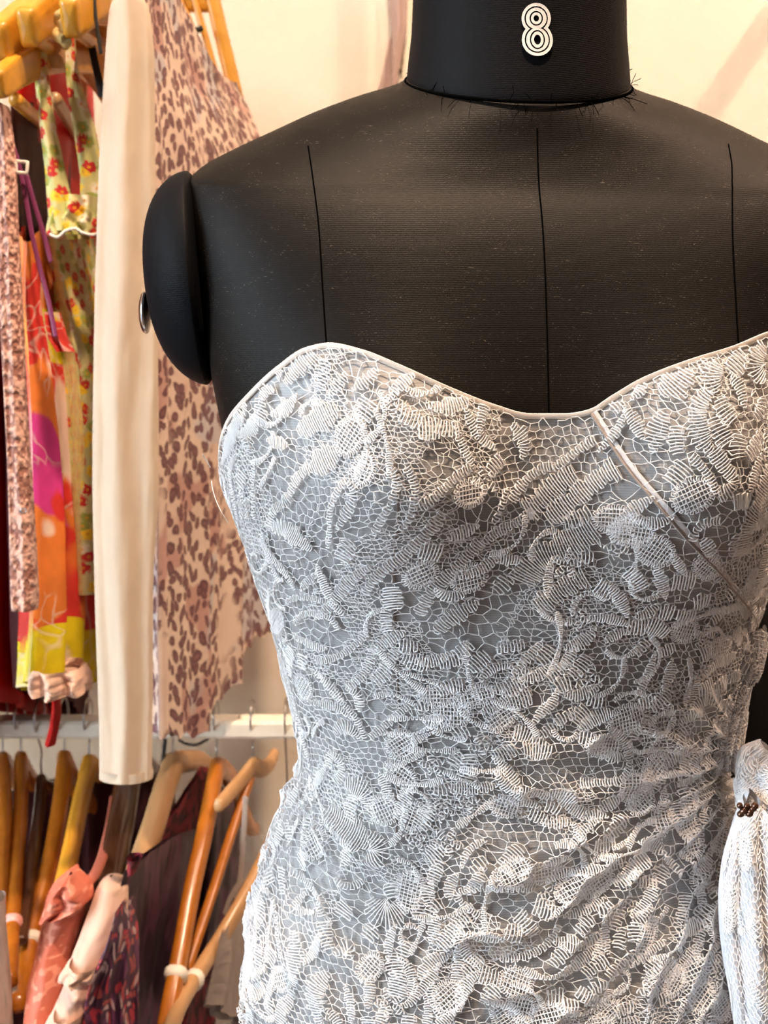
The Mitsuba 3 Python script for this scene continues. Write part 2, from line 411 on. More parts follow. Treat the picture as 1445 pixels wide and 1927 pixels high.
# neck seam cord and its frayed threads
seam = neck_ring(-0.001, .0642, .0637, tilt)
part(form, 'neck_seam', wire(np.vstack([seam, seam[:1]]), 0.0009, 6), 'black_thread')
fr = []
for k in range(46):
    i = rng.integers(25, 135)
    p0 = seam[i]
    out = (p0 - [X0, Y0, p0[2]])
    out /= np.linalg.norm(out)
    d = out * rng.uniform(.2, 1) + rng.normal(0, .6, 3) + [0, 0, rng.uniform(-1.2, .5)]
    L = rng.uniform(.002, .008)
    fr.append(wire([p0, p0 + d * L * .5 + rng.normal(0, .0008, 3) + out * .001, p0 + d * L + out * 0.0015], 0.00018, 4))
for px, py, d in ((812, 165, (1, 0, .9)), (1168, 158, (.6, 0, .8)), (1172, 156, (.2, -.2, .7)), (1078, 190, (.4, -.4, -1.0))):
    q = seam[np.argmin(np.hypot(*(np.array(project(seam)) - [[px], [py]])) + (seam[:, 1] > Y0 + .02) * 900)]
    d = np.array(d) * .0085
    fr.append(wire([q, q + d * .4 + [0, -.002, .002], q + d * .75 + [0, -.002, .001], q + d + [.0005, -.002, 0]], 0.0002, 4))
part(form, 'loose_threads', join(fr), 'black_thread', kind='stuff')


# stitched seams of the body
def torso_seam(name, pts, r=0.00045):
    """pts: (theta, z) polyline on the bare form."""
    q = smooth_path(np.array(pts) * [1, 4], 60) / [1, 4]
    part(form, name, wire(torso(q[:, 0], q[:, 1], bust=0.72, grow=0.0001), r, 6), 'black_thread')


zt = lambda py: zof(py, Y0 - 0.08)
torso_seam('centre_seam', [(0, zof(205, Y0)), (0, zt(400)), (0, zt(600)), (0, zt(860))])
tf = np.linspace(-1.5, 1.5, 241)
zf = np.linspace(zt(1000), zof(180, Y0), 200)
FT, FZ = np.meshgrid(tf, zf)
fp = np.stack(project(torso(FT, FZ, bust=.72)), -1).reshape(-1, 2)
bare = LinearNDInterpolator(fp, np.stack([FT.ravel(), FZ.ravel()], -1))
for pl in ([(580, 275), (588, 330), (600, 430), (607, 540), (615, 660)], [(1370, 272), (1377, 320), (1378, 430), (1384, 560), (1390, 660)]):
    q = bare(smooth_path(np.array(pl, float), 60))
    q = q[~np.isnan(q[:, 0])]
    torso_seam('princess_seam', q)
# arm caps
for s in (-1, 1):
    cz = zof(527, Y0)
    ph = np.linspace(0, np.pi / 2, 26)
    a = np.linspace(0, 2 * np.pi, 73)[:-1]
    rings = []
    for k, (rr, dx) in enumerate([(0.90, -0.004), (0.97, -0.002), (1.0, 0.0)] + [(np.cos(p) ** 0.75, 0.0295 * np.sin(p) ** 1.15) for p in ph[1:-1]]):
        y, z = 0.058 * rr * np.cos(a), 0.0605 * rr * np.sin(a)
        x = s * (0.1855 + dx - 0.075 * (-z + 0.0) * 1.0 * 0.9) if False else s * (0.1835 + dx + 0.075 * z)
        c, s_ = math.cos(ROT), math.sin(ROT)
        yy = y + 0.006
        rings.append(np.stack([X0 + c * x - s_ * yy, Y0 + s_ * x + c * yy, cz + z], -1))
    cap = part(form, 'arm_cap', cap_loft(np.array(rings)[:, ::s]), 'black_jersey_neck')
    b = lathe([(0, 0), (.0117, 0), (.0120, .001), (.0112, .0024), (.0085, .0034), (.006, .0034), (0, .0036)], 36)
    v = np.stack([b[0][:, 2] * s, b[0][:, 0], b[0][:, 1]], 1)
    part(cap, 'metal_button', (v + P(967 + s * 684 - 0, 590, Y0) + [s * 0.0, -0.010, 0], b[1]), 'chrome', smooth=40, label='round chrome button')
# the number on the neck: three nested white outlines of an 8


TOP8, BOT8 = (-.20, 3.5), (.20, -3.0)


def oval(c, rx, ry):
    a = np.linspace(0, 2 * np.pi, 65)[:-1]
    return Polygon(np.stack([c[0] + rx * np.cos(a), c[1] + ry * np.sin(a)], 1))


def eight(r):
    return unary_union([oval(TOP8, 4.8 - r, 4.65 - r), oval(BOT8, 5.05 - r, 5.05 - r)])


bands = [eight(0).difference(eight(.95)), eight(1.40).difference(unary_union([oval(TOP8, 2.2, 2.25), oval(BOT8, 2.45, 2.95)])),
         oval(TOP8, 1.75, 1.8).difference(oval(TOP8, .9, .95)), oval(BOT8, 2.0, 2.5).difference(oval(BOT8, 1.12, 1.5))]
hold = part(form, 'size_number', None, 'print_white') if False else None
mesh8 = []
for poly in [q for b in bands for q in getattr(b, 'geoms', [b])]:
    m = trimesh.creation.extrude_polygon(poly.segmentize(0.4), 0.25, engine='earcut')
    mesh8.append((np.array(m.vertices), np.array(m.faces)))
v8, f8 = join(mesh8)
s8 = 0.0272 / 16.2
c8 = P(1009, 56, Y0 - 0.0598)
phi = math.asin(np.clip(((c8[0] - X0) * math.cos(ROT) + (c8[1] - Y0) * math.sin(ROT)) / 0.0599, -1, 1)) + v8[:, 0] * s8 * 0.93 / 0.0599
zl = c8[2] + v8[:, 1] * s8 - 0.0005
rr = np.interp(zl - zn_side + tilt * .6, [q_[0] for q_ in prof[2:9]], [q_[1] for q_ in prof[2:9]]) + 0.0006 + v8[:, 2] * s8
xl, yl = rr * np.sin(phi), -rr * np.cos(phi)
part(form, 'size_number', (np.stack([X0 + math.cos(ROT) * xl - math.sin(ROT) * yl, Y0 + math.sin(ROT) * xl + math.cos(ROT) * yl, zl], 1), f8), 'print_white', smooth=False, label='white number 8 in triple outline')
stand = lathe([(0, 0), (.19, 0), (.19, .012), (.05, .03), (.02, .05), (.017, .06), (.017, .95), (0, .95)], 40)
part(form, 'stand', (stand[0] + [X0, Y0, 0], stand[1]), 'wire_steel', smooth=40)

# ------------------------------------------------------------------ the dress: chart of its surface
DZ0, DZ1 = zof(2060, Y0 - .1), zof(560, Y0 - .1)
ds = 0.002
zc = np.arange(DZ0, DZ1, ds)
tc = np.linspace(-2.2, 2.2, 701)
TT, ZZ = np.meshgrid(tc, zc)
G0 = torso(TT, ZZ, bust=1.0, grow=0.0045)
arc = np.concatenate([np.zeros((len(zc), 1)), np.cumsum(np.linalg.norm(np.diff(G0, axis=1), axis=2), axis=1)], 1)
arc -= arc[:, [350]]
sc = np.arange(-0.27, 0.2701, ds)
GP = np.stack([np.stack([np.interp(sc, arc[j], G0[j, :, k]) for k in range(3)], -1) for j in range(len(zc))])
GT = np.stack([np.interp(sc, arc[j], tc) for j in range(len(zc))])
GN = np.cross(np.gradient(GP, axis=1), np.gradient(GP, axis=0))
GN /= np.linalg.norm(GN, axis=2, keepdims=True) + 1e-12
GN = gaussian_filter(GN, (2, 2, 0))


def chart_at(s, z, off):
    c = np.array([(np.asarray(z) - zc[0]) / ds, (np.asarray(s) - sc[0]) / ds])
    p = np.stack([map_coordinates(GP[..., k], c, order=1, mode='nearest') for k in range(3)], -1)
    n = np.stack([map_coordinates(GN[..., k], c, order=1, mode='nearest') for k in range(3)], -1)
    n /= np.linalg.norm(n, axis=-1, keepdims=True) + 1e-12
    return p + n * np.asarray(off)[..., None], n


def theta_at(s, z):
    return map_coordinates(GT, np.array([(np.asarray(z) - zc[0]) / ds, (np.asarray(s) - sc[0]) / ds]), order=1, mode='nearest')


SS, ZC = np.meshgrid(sc, zc)
face = ((CAM - GP) * GN).sum(-1) > 0.01
pp = np.stack(project(GP[face]), -1)
to_chart = LinearNDInterpolator(pp, np.stack([SS[face], ZC[face]], -1))


def C(pts):
    q = to_chart(np.atleast_2d(np.asarray(pts, float)))
    bad = np.isnan(q[:, 0])
    if bad.any():
        k = [np.argmin(((pp - p) ** 2).sum(1)) for p in np.atleast_2d(pts)[bad]]
        q[bad] = np.stack([SS[face], ZC[face]], -1)[k]
    return q


# neckline: height of the upper edge at every angle
NECK = [(395, 905), (402, 868), (430, 795), (470, 745), (530, 690), (580, 658), (622, 650), (680, 662), (750, 690), (850, 735), (930, 766), (1000, 783), (1060, 783), (1110, 775), (1150, 750), (1210, 715),
        (1300, 680), (1380, 655), (1440, 630)]
nq = C(NECK)
nt = theta_at(nq[:, 0], nq[:, 1])
edge_t = np.r_[-np.pi, -2.3, -1.75, nt[1:], nt[-1] + .12, nt[-1] + .30, 1.75, 2.3, np.pi]
edge_z = np.r_[nq[0, 1] - .03, nq[0, 1] - .03, nq[0, 1] - .015, nq[1:, 1], nq[-1, 1] + .004, nq[-1, 1] - .01, nq[0, 1] - .015, nq[0, 1] - .03, nq[0, 1] - .03]
o = np.argsort(edge_t)
edge_t, edge_z = edge_t[o], edge_z[o]
keep = np.r_[True, np.diff(edge_t) > 1e-4]
EDGE = PchipInterpolator(edge_t[keep], edge_z[keep])


def top_z(s, z):
    return EDGE(theta_at(s, z))


# folds
GA = C([(1392, 1445)])[0]
GB = C([(585, 1452)])[0]
SEAM_S = C([(742, 1300)])[0][0]


def sstep(a, b, x):
    t = np.clip((x - a) / (b - a), 0, 1)
    return t * t * (3 - 2 * t)


def nz(s, z, k, seed):
    s, z = np.broadcast_arrays(s, z)
    return meshkit.fbm(np.stack([s * k, z * k, s * 0 + seed], -1), 3)


def folds(s, z):
    s, z = np.asarray(s, float), np.asarray(z, float)
    d = GA[0] - s
    dist = np.hypot(d, z - GA[1]) + 1e-6
    ang = np.arctan2(z - GA[1], np.maximum(d, 0.004))
    m = sstep(SEAM_S - 0.004, SEAM_S + 0.05, s) * sstep(0.085, 0.02, z - GA[1]) * sstep(.0, .03, dist)
    ph = ang * 17 + 7 * nz(s, z, 22, 3.3) + dist * 25
    r = (1 - np.abs(np.sin(ph))) ** 1.3
    out = m * (0.0052 * r * (0.4 + 0.9 * nz(s, z, 30, 8.1)))
    # gathers of the left hip
    d2 = GB[1] - z
    a2 = np.arctan2(s - GB[0] , np.maximum(d2, .004))
    m2 = sstep(0.0, 0.02, d2) * sstep(SEAM_S + 0.02, SEAM_S - 0.03, s)
    out = out + m2 * 0.0042 * (1 - np.abs(np.sin(a2 * 9 + 6 * nz(s, z, 24, 5.0)))) ** 1.3
    return out + 0.0016 * (nz(s, z, 55, 1.0) - .5)


dress = thing('lace_dress', 'white strapless lace dress with a sweetheart neckline on the dress form', 'dress')
# lining: full round, trimmed to the neckline
tl = np.r_[np.linspace(-np.pi, -1.9, 30)[:-1], np.linspace(-1.9, 1.9, 420), np.linspace(1.9, np.pi, 30)[1:]]
vv = np.r_[0, np.linspace(0, 1, 330)[1:] ** 0.98]
zt_ = EDGE(tl)
zb = zof(2300, Y0)
ZL = zt_[None] - (zt_ - zb)[None] * vv[:, None]
TL = np.broadcast_to(tl, ZL.shape)
SL = np.stack([np.interp(TL.ravel(), tc, arc[np.clip(0, 0, 0)])]).reshape(ZL.shape) if False else None
jr = np.clip(((ZL - zc[0]) / ds), 0, len(zc) - 1)
ir = (np.clip(TL, -2.19, 2.19) - tc[0]) / (tc[1] - tc[0])
SL = map_coordinates(arc, np.array([jr, ir]), order=1)
g = torso(TL, ZL, bust=1.0, grow=0.0042)
n = np.cross(np.gradient(g, axis=1), np.gradient(g, axis=0))
n /= -np.linalg.norm(n, axis=2, keepdims=True) + 1e-12
fw = (np.abs(TL) < 1.9)
wr = 0.35 * folds(SL, ZL) + 0.0010 * (nz(SL, ZL, 40, 4.0) - .5) * sstep(0, .03, zt_[None] - ZL)
g = g + n * (wr * fw)[..., None]
part(dress, 'lining', grid_mesh(g), 'lining_satin', label='pale grey satin lining under the lace')
te = np.linspace(-2.6, 2.6, 400)
e = torso(te, EDGE(te), bust=1.0, grow=0.0052)
part(dress, 'neckline_binding', sweep(e, 0.0014, 0.0030, up=(0, 0, 1), sides=10), 'binding_satin', label='narrow cream bound edge of the neckline')


# ------------------------------------------------------------------ lace threads on the chart
def tubes(paths, normals, radius, sides=4):
    """Many thin tubes as one mesh; each path (n,3) with surface normals (n,3)."""
    vs, fs, o = [], [], 0
    a = np.arange(sides) * 2 * np.pi / sides + np.pi / 4
    for p, nn in zip(paths, normals):
        n_ = len(p)
        t = np.gradient(p, axis=0)
        t /= np.linalg.norm(t, axis=1, keepdims=True) + 1e-12
        b = np.cross(t, nn)
        b /= np.linalg.norm(b, axis=1, keepdims=True) + 1e-12
        v = p[:, None] + radius * (np.cos(a)[None, :, None] * b[:, None] + np.sin(a)[None, :, None] * np.cross(b, t)[:, None])
        vs.append(v.reshape(-1, 3))
        fs.append(grid_faces(n_, sides, True) + o)
        o += n_ * sides
    return np.vstack(vs), np.vstack(fs)


def inside(q, margin=0.0015):
    return (q[:, 1] < top_z(q[:, 0], q[:, 1]) - margin) & (np.abs(q[:, 0]) < 0.265) & (q[:, 1] > DZ0 + .003)


LACE_OFF = 0.0014


def on_dress(q, lift=0.0):
    return chart_at(q[:, 0], q[:, 1], LACE_OFF + folds(q[:, 0], q[:, 1]) + lift)


PX = 0.000275   # one photo pixel on the front of the dress, in metres


def serpentine(c, width, pitch=4.6 * PX, jitter=.26):
    """Zigzag satin stitch along the centre line c (n,2) with a width per point."""
    c = np.asarray(c, float)
    L = np.r_[0, np.cumsum(np.linalg.norm(np.diff(c, axis=0), axis=1))]
    n_ = max(3, int(L[-1] / pitch))
    t = np.linspace(0, L[-1], n_)
    p = np.stack([np.interp(t, L, c[:, k]) for k in (0, 1)], 1)
    w = np.interp(t, L, np.broadcast_to(width, len(c))) / 2 * (1 + rng.uniform(-jitter, jitter, n_))
    d = np.gradient(p, axis=0)
    d /= np.linalg.norm(d, axis=1, keepdims=True) + 1e-12
    nn = np.stack([-d[:, 1], d[:, 0]], 1)
    out = []
    for k in range(n_):
        sg = 1 if k % 2 else -1
        m = max(2, int(2 * w[k] / (9 * PX)))
        for f in np.linspace(-1, 1, m + 1):
            out.append(p[k] + nn[k] * w[k] * f * sg + d[k] * pitch * 0.25 * (1 - f * f))
    return np.array(out)


def bend(p0, ang, length, curve, n_=14):
    t = np.linspace(0, 1, n_)
    a = ang + curve * (t - .5)
    st = np.stack([np.cos(a), np.sin(a)], 1) * length / (n_ - 1)
    q = np.cumsum(np.vstack([[0, 0], st[:-1]]), 0)
    return q - q[n_ // 2] + p0


def motif(name, pieces, lift=0.0009, radius=1.7 * PX, place=on_dress, ok=inside, parent=dress, mat_='lace_thread'):
    """pieces: list of 2-d stitched paths; one entry of the scene."""
    paths, nrm = [], []
    for q in pieces:
        k = ok(q)
        # split where the path leaves the cloth
        idx = np.nonzero(k)[0]
        if len(idx) < 5:
            continue
        for run in np.split(idx, np.nonzero(np.diff(idx) > 1)[0] + 1):
            if len(run) < 5:
                continue
            p, nn = place(q[run], lift)
            paths.append(p)
            nrm.append(nn)
    if paths:
        part(parent, name, tubes(paths, nrm, radius), mat_)


def leaf(p0, ang, length, width, curve):
    c = bend(p0, ang, length, curve)
    t = np.linspace(0, 1, len(c))
    return [serpentine(c, width * np.sin(np.pi * (0.06 + 0.9 * t)) ** 0.8)]


def patch(p0, ang, length, width):
    c = bend(p0, ang, length, rng.normal(0, .3), 8)
    t = np.linspace(0, 1, len(c))
    return [serpentine(c, width * (0.82 + 0.18 * np.sin(np.pi * t)), pitch=5.0 * PX, jitter=.22)]


def vine(p0, ang, length, width, curve):
    c = bend(p0, ang, length, curve, 22)
    return [serpentine(c, width * (0.75 + 0.35 * np.sin(np.linspace(0, 9, 22))), pitch=3.8 * PX)]


def flower(p0, size, n_=5):
    a0 = rng.uniform(0, 6.28)
    return [leaf(p0 + size * .62 * np.array([math.cos(a0 + k * 2 * math.pi / n_), math.sin(a0 + k * 2 * math.pi / n_)]), a0 + k * 2 * math.pi / n_, size * .8, size * .55, 0)[0] for k in range(n_)]


def weave(p0, ang, length, width):
    """Open grid patch: two crossing sets of threads and an edge."""
    out, ca, sa = [], math.cos(ang), math.sin(ang)
    R2 = np.array([[ca, -sa], [sa, ca]])
    for f in np.arange(-.5, .5001, 6.5 * PX / length):
        w = width * math.sqrt(max(.06, 1 - (2 * f) ** 2)) * .5
        out.append(np.stack([np.full(9, f * length), np.linspace(-w, w, 9)], 1))
    for f in np.arange(-.45, .4501, 8 * PX / width):
        l = length * math.sqrt(max(.06, 1 - (2 * f) ** 2)) * .5
        out.append(np.stack([np.linspace(-l, l, 9), np.full(9, f * width)], 1))
    a = np.linspace(0, 2 * np.pi, 24)
    out = [q @ R2.T + p0 + rng.normal(0, .15 * PX, q.shape) for q in out]
    out += [serpentine(np.stack([np.cos(a) * length * .52, np.sin(a) * width * .52], 1) @ R2.T + p0, 9 * PX, pitch=4.2 * PX)]
    return out


# hand placed sprigs (photo pixels turned into points of the dress surface)
def ribbon_px(pts, width, name, taper=False):
    c = smooth_path(C(pts), 30)
    w = width * PX * (np.sin(np.pi * np.linspace(.08, .95, 30)) ** .7 if taper else 1.0)
    motif(name, [serpentine(c, w, pitch=5.0 * PX, jitter=.34)], lift=0.0010, radius=1.5 * PX)


HAND = [
    # bust, left
    ([(585, 880), (562, 905), (548, 935), (520, 960), (512, 985)], 20, 'v'), ([(512, 985), (540, 990), (560, 1005), (590, 1030)], 34, 'l'), ([(655, 905), (640, 925), (628, 960), (625, 1000), (622, 1025)], 13, 'v'),
    ([(660, 905), (672, 930), (655, 965), (640, 990)], 26, 'l'), ([(735, 880), (748, 905), (742, 935), (725, 965), (705, 1000)], 14, 'v'), ([(765, 880), (780, 920), (775, 960), (755, 990)], 14, 'v'),
    ([(495, 1010), (520, 1050), (545, 1080), (560, 1105)], 18, 'l'), ([(500, 1000), (515, 1060), (530, 1090)], 12, 'v'), ([(620, 640), (595, 665), (570, 690), (545, 720)], 34, 'l'),
    ([(640, 770), (615, 785), (590, 800), (570, 815)], 46, 'l'), ([(655, 705), (640, 725), (628, 745)], 26, 'l'), ([(710, 700), (690, 722), (668, 735)], 24, 'l'), ([(640, 850), (610, 870), (590, 882)], 44, 'l'),
    ([(470, 760), (455, 790), (440, 830), (425, 870)], 26, 'l'), ([(450, 860), (440, 900), (450, 950), (458, 990)], 20, 'l'), ([(485, 870), (483, 920), (485, 970)], 12, 'v'), ([(430, 900), (440, 960), (455, 1010)], 24, 'l'),
    # centre
    ([(960, 800), (975, 815), (985, 840), (978, 862)], 30, 'l'), ([(1120, 828), (1085, 848), (1060, 868), (1040, 878)], 15, 'v'), ([(1038, 876), (1010, 885), (985, 905), (960, 940)], 20, 'v'),
    ([(1080, 888), (1050, 908), (1020, 935), (990, 960)], 42, 'w'), ([(1160, 880), (1120, 905), (1075, 940), (1030, 975)], 38, 'w'), ([(1000, 960), (970, 980), (935, 995), (905, 1020)], 18, 'v'), ([(1120, 990), (1070, 1020), (1010, 1050), (980, 1090)], 56, 'w'),
    ([(950, 920), (940, 950), (925, 980)], 12, 'v'), ([(900, 1015), (860, 1060), (820, 1100), (790, 1150)], 24, 'v'), ([(830, 960), (800, 1000), (760, 1040), (720, 1070), (690, 1110)], 22, 'v'), ([(700, 1060), (660, 1090), (630, 1130), (600, 1160)], 26, 'l'),
    ([(880, 880), (850, 900), (820, 930), (790, 950)], 18, 'v'), ([(1100, 1080), (1050, 1110), (1010, 1140)], 40, 'w'), ([(900, 1130), (860, 1150), (820, 1185)], 36, 'l'),
    # right panel
    ([(1290, 690), (1270, 720), (1245, 745)], 60, 'l'), ([(1345, 680), (1335, 710), (1345, 740)], 42, 'l'), ([(1250, 780), (1235, 820), (1230, 850)], 40, 'l'), ([(1330, 740), (1310, 780), (1315, 820), (1335, 850)], 40, 'l'), ([(1340, 850), (1360, 880), (1375, 905), (1350, 930)], 24, 'v'),
    ([(1430, 650), (1415, 690), (1430, 720)], 46, 'l'), ([(1300, 860), (1330, 895), (1345, 925)], 16, 'v'), ([(1350, 975), (1320, 980), (1300, 1010)], 14, 'v'), ([(1440, 880), (1425, 930), (1400, 990), (1390, 1040)], 44, 'w'), ([(1380, 1000), (1370, 1040)], 26, 'l'),
    ([(1440, 1020), (1425, 1080), (1420, 1120)], 44, 'w'),
    # left flank
    ([(545, 1130), (580, 1120), (620, 1128), (650, 1150)], 12, 'v'), ([(560, 1170), (590, 1150), (620, 1155), (640, 1180)], 12, 'v'), ([(600, 1240), (640, 1232), (665, 1215), (690, 1190)], 14, 'v'), ([(600, 1260), (640, 1310), (675, 1350), (690, 1385)], 14, 'v'),
    ([(605, 1265), (630, 1290), (650, 1315)], 20, 'l'), ([(655, 1290), (680, 1310), (680, 1335)], 26, 'l'), ([(590, 1320), (630, 1325), (670, 1350)], 18, 'l'), ([(660, 1290), (690, 1260), (705, 1220)], 16, 'v'), ([(635, 1375), (655, 1365), (680, 1385)], 34, 'l'),
    ([(700, 1385), (735, 1355), (770, 1325)], 16, 'v'), ([(625, 1440), (632, 1415), (650, 1440), (638, 1470)], 20, 'v'), ([(655, 1470), (690, 1490), (700, 1520)], 52, 'l'), ([(515, 1180), (535, 1240), (555, 1300)], 36, 'l'), ([(560, 1320), (575, 1380), (590, 1440)], 22, 'l'),
    ([(620, 1530), (660, 1560), (700, 1590)], 60, 'l'), ([(700, 1570), (720, 1600), (690, 1620)], 44, 'l'), ([(560, 1750), (565, 1800), (560, 1850)], 34, 'l'), ([(620, 1830), (600, 1870), (610, 1920)], 44, 'l'), ([(700, 1690), (730, 1720), (760, 1700)], 60, 'l'),
    ([(520, 1690), (530, 1750), (536, 1800)], 10, 'v'), ([(640, 1790), (660, 1780), (665, 1800)], 30, 'l'), ([(560, 1640), (600, 1680), (615, 1720)], 14, 'v'), ([(580, 1680), (560, 1710), (600, 1715)], 18, 'l'), ([(640, 1650), (660, 1665), (685, 1655)], 12, 'v'),
    ([(1000, 1670), (920, 1665), (860, 1680), (900, 1720)], 14, 'v'), ([(940, 1800), (990, 1795), (1020, 1780), (1050, 1740)], 14, 'v'), ([(1150, 1370), (1180, 1430), (1150, 1465), (1090, 1470)], 16, 'v'),
]
occupied = []
for pts, wd, kind in HAND:
    nm = {'v': 'lace_vine', 'l': 'lace_leaf', 'w': 'lace_patch'}[kind]
    ribbon_px(pts, wd, nm, kind == 'l')
    occupied += list(smooth_path(C(pts), 6))
occupied = np.array(occupied)
# open net windows where no sprig lies (photo pixels, radius)
OPEN = [(470, 720, 30), (600, 950, 60), (700, 960, 45), (560, 880, 30), (1000, 830, 50), (1080, 800, 60), (1130, 860, 40), (1200, 870, 40), (1230, 900, 30), (1290, 1000, 40), (620, 1190, 40), (690, 1330, 45), (640, 1240, 25), (570, 1200, 30),
        (1290, 1240, 40), (1130, 1240, 40), (1000, 1190, 40), (600, 1060, 40), (540, 1040, 20), (830, 870, 30), (1070, 1430, 45), (1150, 1450, 30), (930, 1560, 45), (1010, 1590, 45), (960, 1700, 40), (640, 1840, 35), (900, 1900, 45), (570, 1730, 40),
        (1080, 1840, 40), (900, 960, 40), (960, 860, 35), (1400, 800, 30), (1330, 900, 30), (720, 1440, 40), (620, 1610, 30)]
op = np.c_[C([q[:2] for q in OPEN]), np.array([q[2] for q in OPEN]) * PX]
fill_rng = np.random.default_rng(5)
placed = list(occupied)
count = {}
for trial in range(9000):
    px = np.array([fill_rng.uniform(400, 1440), fill_rng.uniform(640, 1935)])
    q = to_chart(px[None])[0]
    if np.isnan(q[0]) or not inside(q[None], .004)[0]:
        continue
    if (np.hypot(*(op[:, :2] - q).T) < op[:, 2]).any():
        continue
    lower = sstep(1080, 1320, px[1])
    right = sstep(700, 800, px[0])
    gap = (34 - 6 * lower * right) * PX
    if len(placed) and (np.hypot(*(np.array(placed) - q).T) < gap).any():
        continue
    if nz(q[0], q[1], 40, 12.0) > 0.56 and fill_rng.random() < .75:
        continue
    placed.append(q)
    base = 0.7 + 1.2 * (nz(q[0], q[1], 12, 6.0) - .5) * 3
    if px[0] < 740:
        base = 1.2 + 1.0 * (nz(q[0], q[1], 12, 6.0) - .5)
    r = fill_rng.random()
    rng = np.random.default_rng(trial)
    if r < 0.34:
        kind, pcs = 'lace_patch', patch(q, base + fill_rng.normal(0, .4), fill_rng.uniform(26, 52) * PX, fill_rng.uniform(22, 38) * PX)
    elif r < 0.60:
        kind, pcs = 'lace_leaf', leaf(q, base + fill_rng.normal(0, .5), fill_rng.uniform(50, 95) * PX, fill_rng.uniform(16, 28) * PX, fill_rng.normal(0, .8))
    elif r < 0.82:
        kind, pcs = 'lace_vine', vine(q, base + fill_rng.normal(0, .6), fill_rng.uniform(60, 130) * PX, fill_rng.uniform(8, 13) * PX, fill_rng.normal(0, 1.8))
    elif r < 0.93:
        kind, pcs = 'lace_weave', weave(q, base + fill_rng.normal(0, .4), fill_rng.uniform(50, 80) * PX, fill_rng.uniform(34, 54) * PX)
    else:
        kind, pcs = 'lace_flower', flower(q, fill_rng.uniform(22, 32) * PX)
    count[kind] = count.get(kind, 0) + 1
    if count[kind] > 290:
        continue
    motif(kind, pcs, lift=0.0007 + 0.0005 * fill_rng.random(), radius=(1.1 if kind == 'lace_weave' else 1.65) * PX)
rng = np.random.default_rng(77)
# net ground
cell = 17 * PX
pts = []
for j, z in enumerate(np.arange(DZ0, DZ1, cell * .84)):
    for s in np.arange(-.262, .262, cell):
        pts.append((s + (j % 2) * cell / 2, z))
pts = np.array(pts) + rng.normal(0, cell * .13, (len(pts), 2))
holes = []
for trial in range(2500):
    px = np.array([rng.uniform(400, 1440), rng.uniform(650, 1927)])
    q = to_chart(px[None])[0]
    if np.isnan(q[0]) or nz(q[0], q[1], 18, 30.0) < .50:
        continue
    if holes and (np.hypot(*(np.array(holes) - q).T) < 40 * PX).any():
        continue
    holes.append(q)
holes = np.array(holes)
dd = np.min(np.hypot(pts[:, None, 0] - holes[None, :, 0], pts[:, None, 1] - holes[None, :, 1]), axis=1)
pts = np.vstack([pts[dd > 24 * PX], holes])
# shear the cells so that they flow
wp = pts.copy()
vor = Voronoi(np.stack([wp[:, 0] * 0.82 + .25 * wp[:, 1], wp[:, 1] * 1.12], 1))
V = np.stack([(vor.vertices[:, 0] - .25 * vor.vertices[:, 1] / 1.12) / .82, vor.vertices[:, 1] / 1.12], 1)
V = V + 0.010 * (np.stack([nz(V[:, 0], V[:, 1], 28, 41.0), nz(V[:, 0], V[:, 1], 28, 42.0)], 1) - .5)
paths, nrm = [], []
rv = np.array([r for r in vor.ridge_vertices if r[0] >= 0 and r[1] >= 0])
A_, B_ = V[rv[:, 0]], V[rv[:, 1]]
L_ = np.hypot(*(A_ - B_).T)
th_ok = np.abs(theta_at(A_[:, 0], A_[:, 1])) < 1.95
ok = inside(A_, .0005) & inside(B_, .0005) & (L_ < 60 * PX) & (L_ > 1.5 * PX) & th_ok
A_, B_, L_ = A_[ok], B_[ok], L_[ok]
mid = (A_ + B_) / 2 + rng.normal(0, .05, A_.shape) * L_[:, None]
pa, na = on_dress(A_)
pm, nm_ = on_dress(mid)
pb, nb = on_dress(B_)
part(dress, 'lace_net', tubes(list(np.stack([pa, pm, pb], 1)), list(np.stack([na, nm_, nb], 1)), 0.95 * PX), 'net_thread', kind='stuff', label='open net ground of the lace')


# tight mesh between the sprigs: a finer net where the lace is worked more closely
cell = 10.5 * PX
pts = np.array([(s + (j % 2) * cell / 2, z) for j, z in enumerate(np.arange(DZ0, DZ1, cell * .86)) for s in np.arange(-.25, .25, cell)])
pts = pts + rng.normal(0, cell * .16, pts.shape)
pts = pts[nz(pts[:, 0], pts[:, 1], 26, 61.0) > .535]
pts = pts[np.min(np.hypot(pts[:, None, 0] - op[None, :, 0], pts[:, None, 1] - op[None, :, 1]) - op[None, :, 2], axis=1) > 0]
vor = Voronoi(np.stack([pts[:, 0] * .8 + pts[:, 1] * .35, pts[:, 1] * 1.25], 1))
V = np.stack([(vor.vertices[:, 0] - .35 * vor.vertices[:, 1] / 1.25) / .8, vor.vertices[:, 1] / 1.25], 1)
rv = np.array([r for r in vor.ridge_vertices if min(r) >= 0])
A_, B_ = V[rv[:, 0]], V[rv[:, 1]]
L_ = np.hypot(*(A_ - B_).T)
ok = inside(A_, .0005) & inside(B_, .0005) & (L_ < 16 * PX) & (L_ > PX) & (np.abs(theta_at(A_[:, 0], A_[:, 1])) < 1.7)
pa, na = on_dress(A_[ok], .0004)
pb, nb = on_dress(B_[ok], .0004)
part(dress, 'lace_mesh', tubes(list(np.stack([pa, pb], 1)), list(np.stack([na, nb], 1)), 0.8 * PX), 'lace_thread', kind='stuff', label='finer close-worked mesh of the lace')


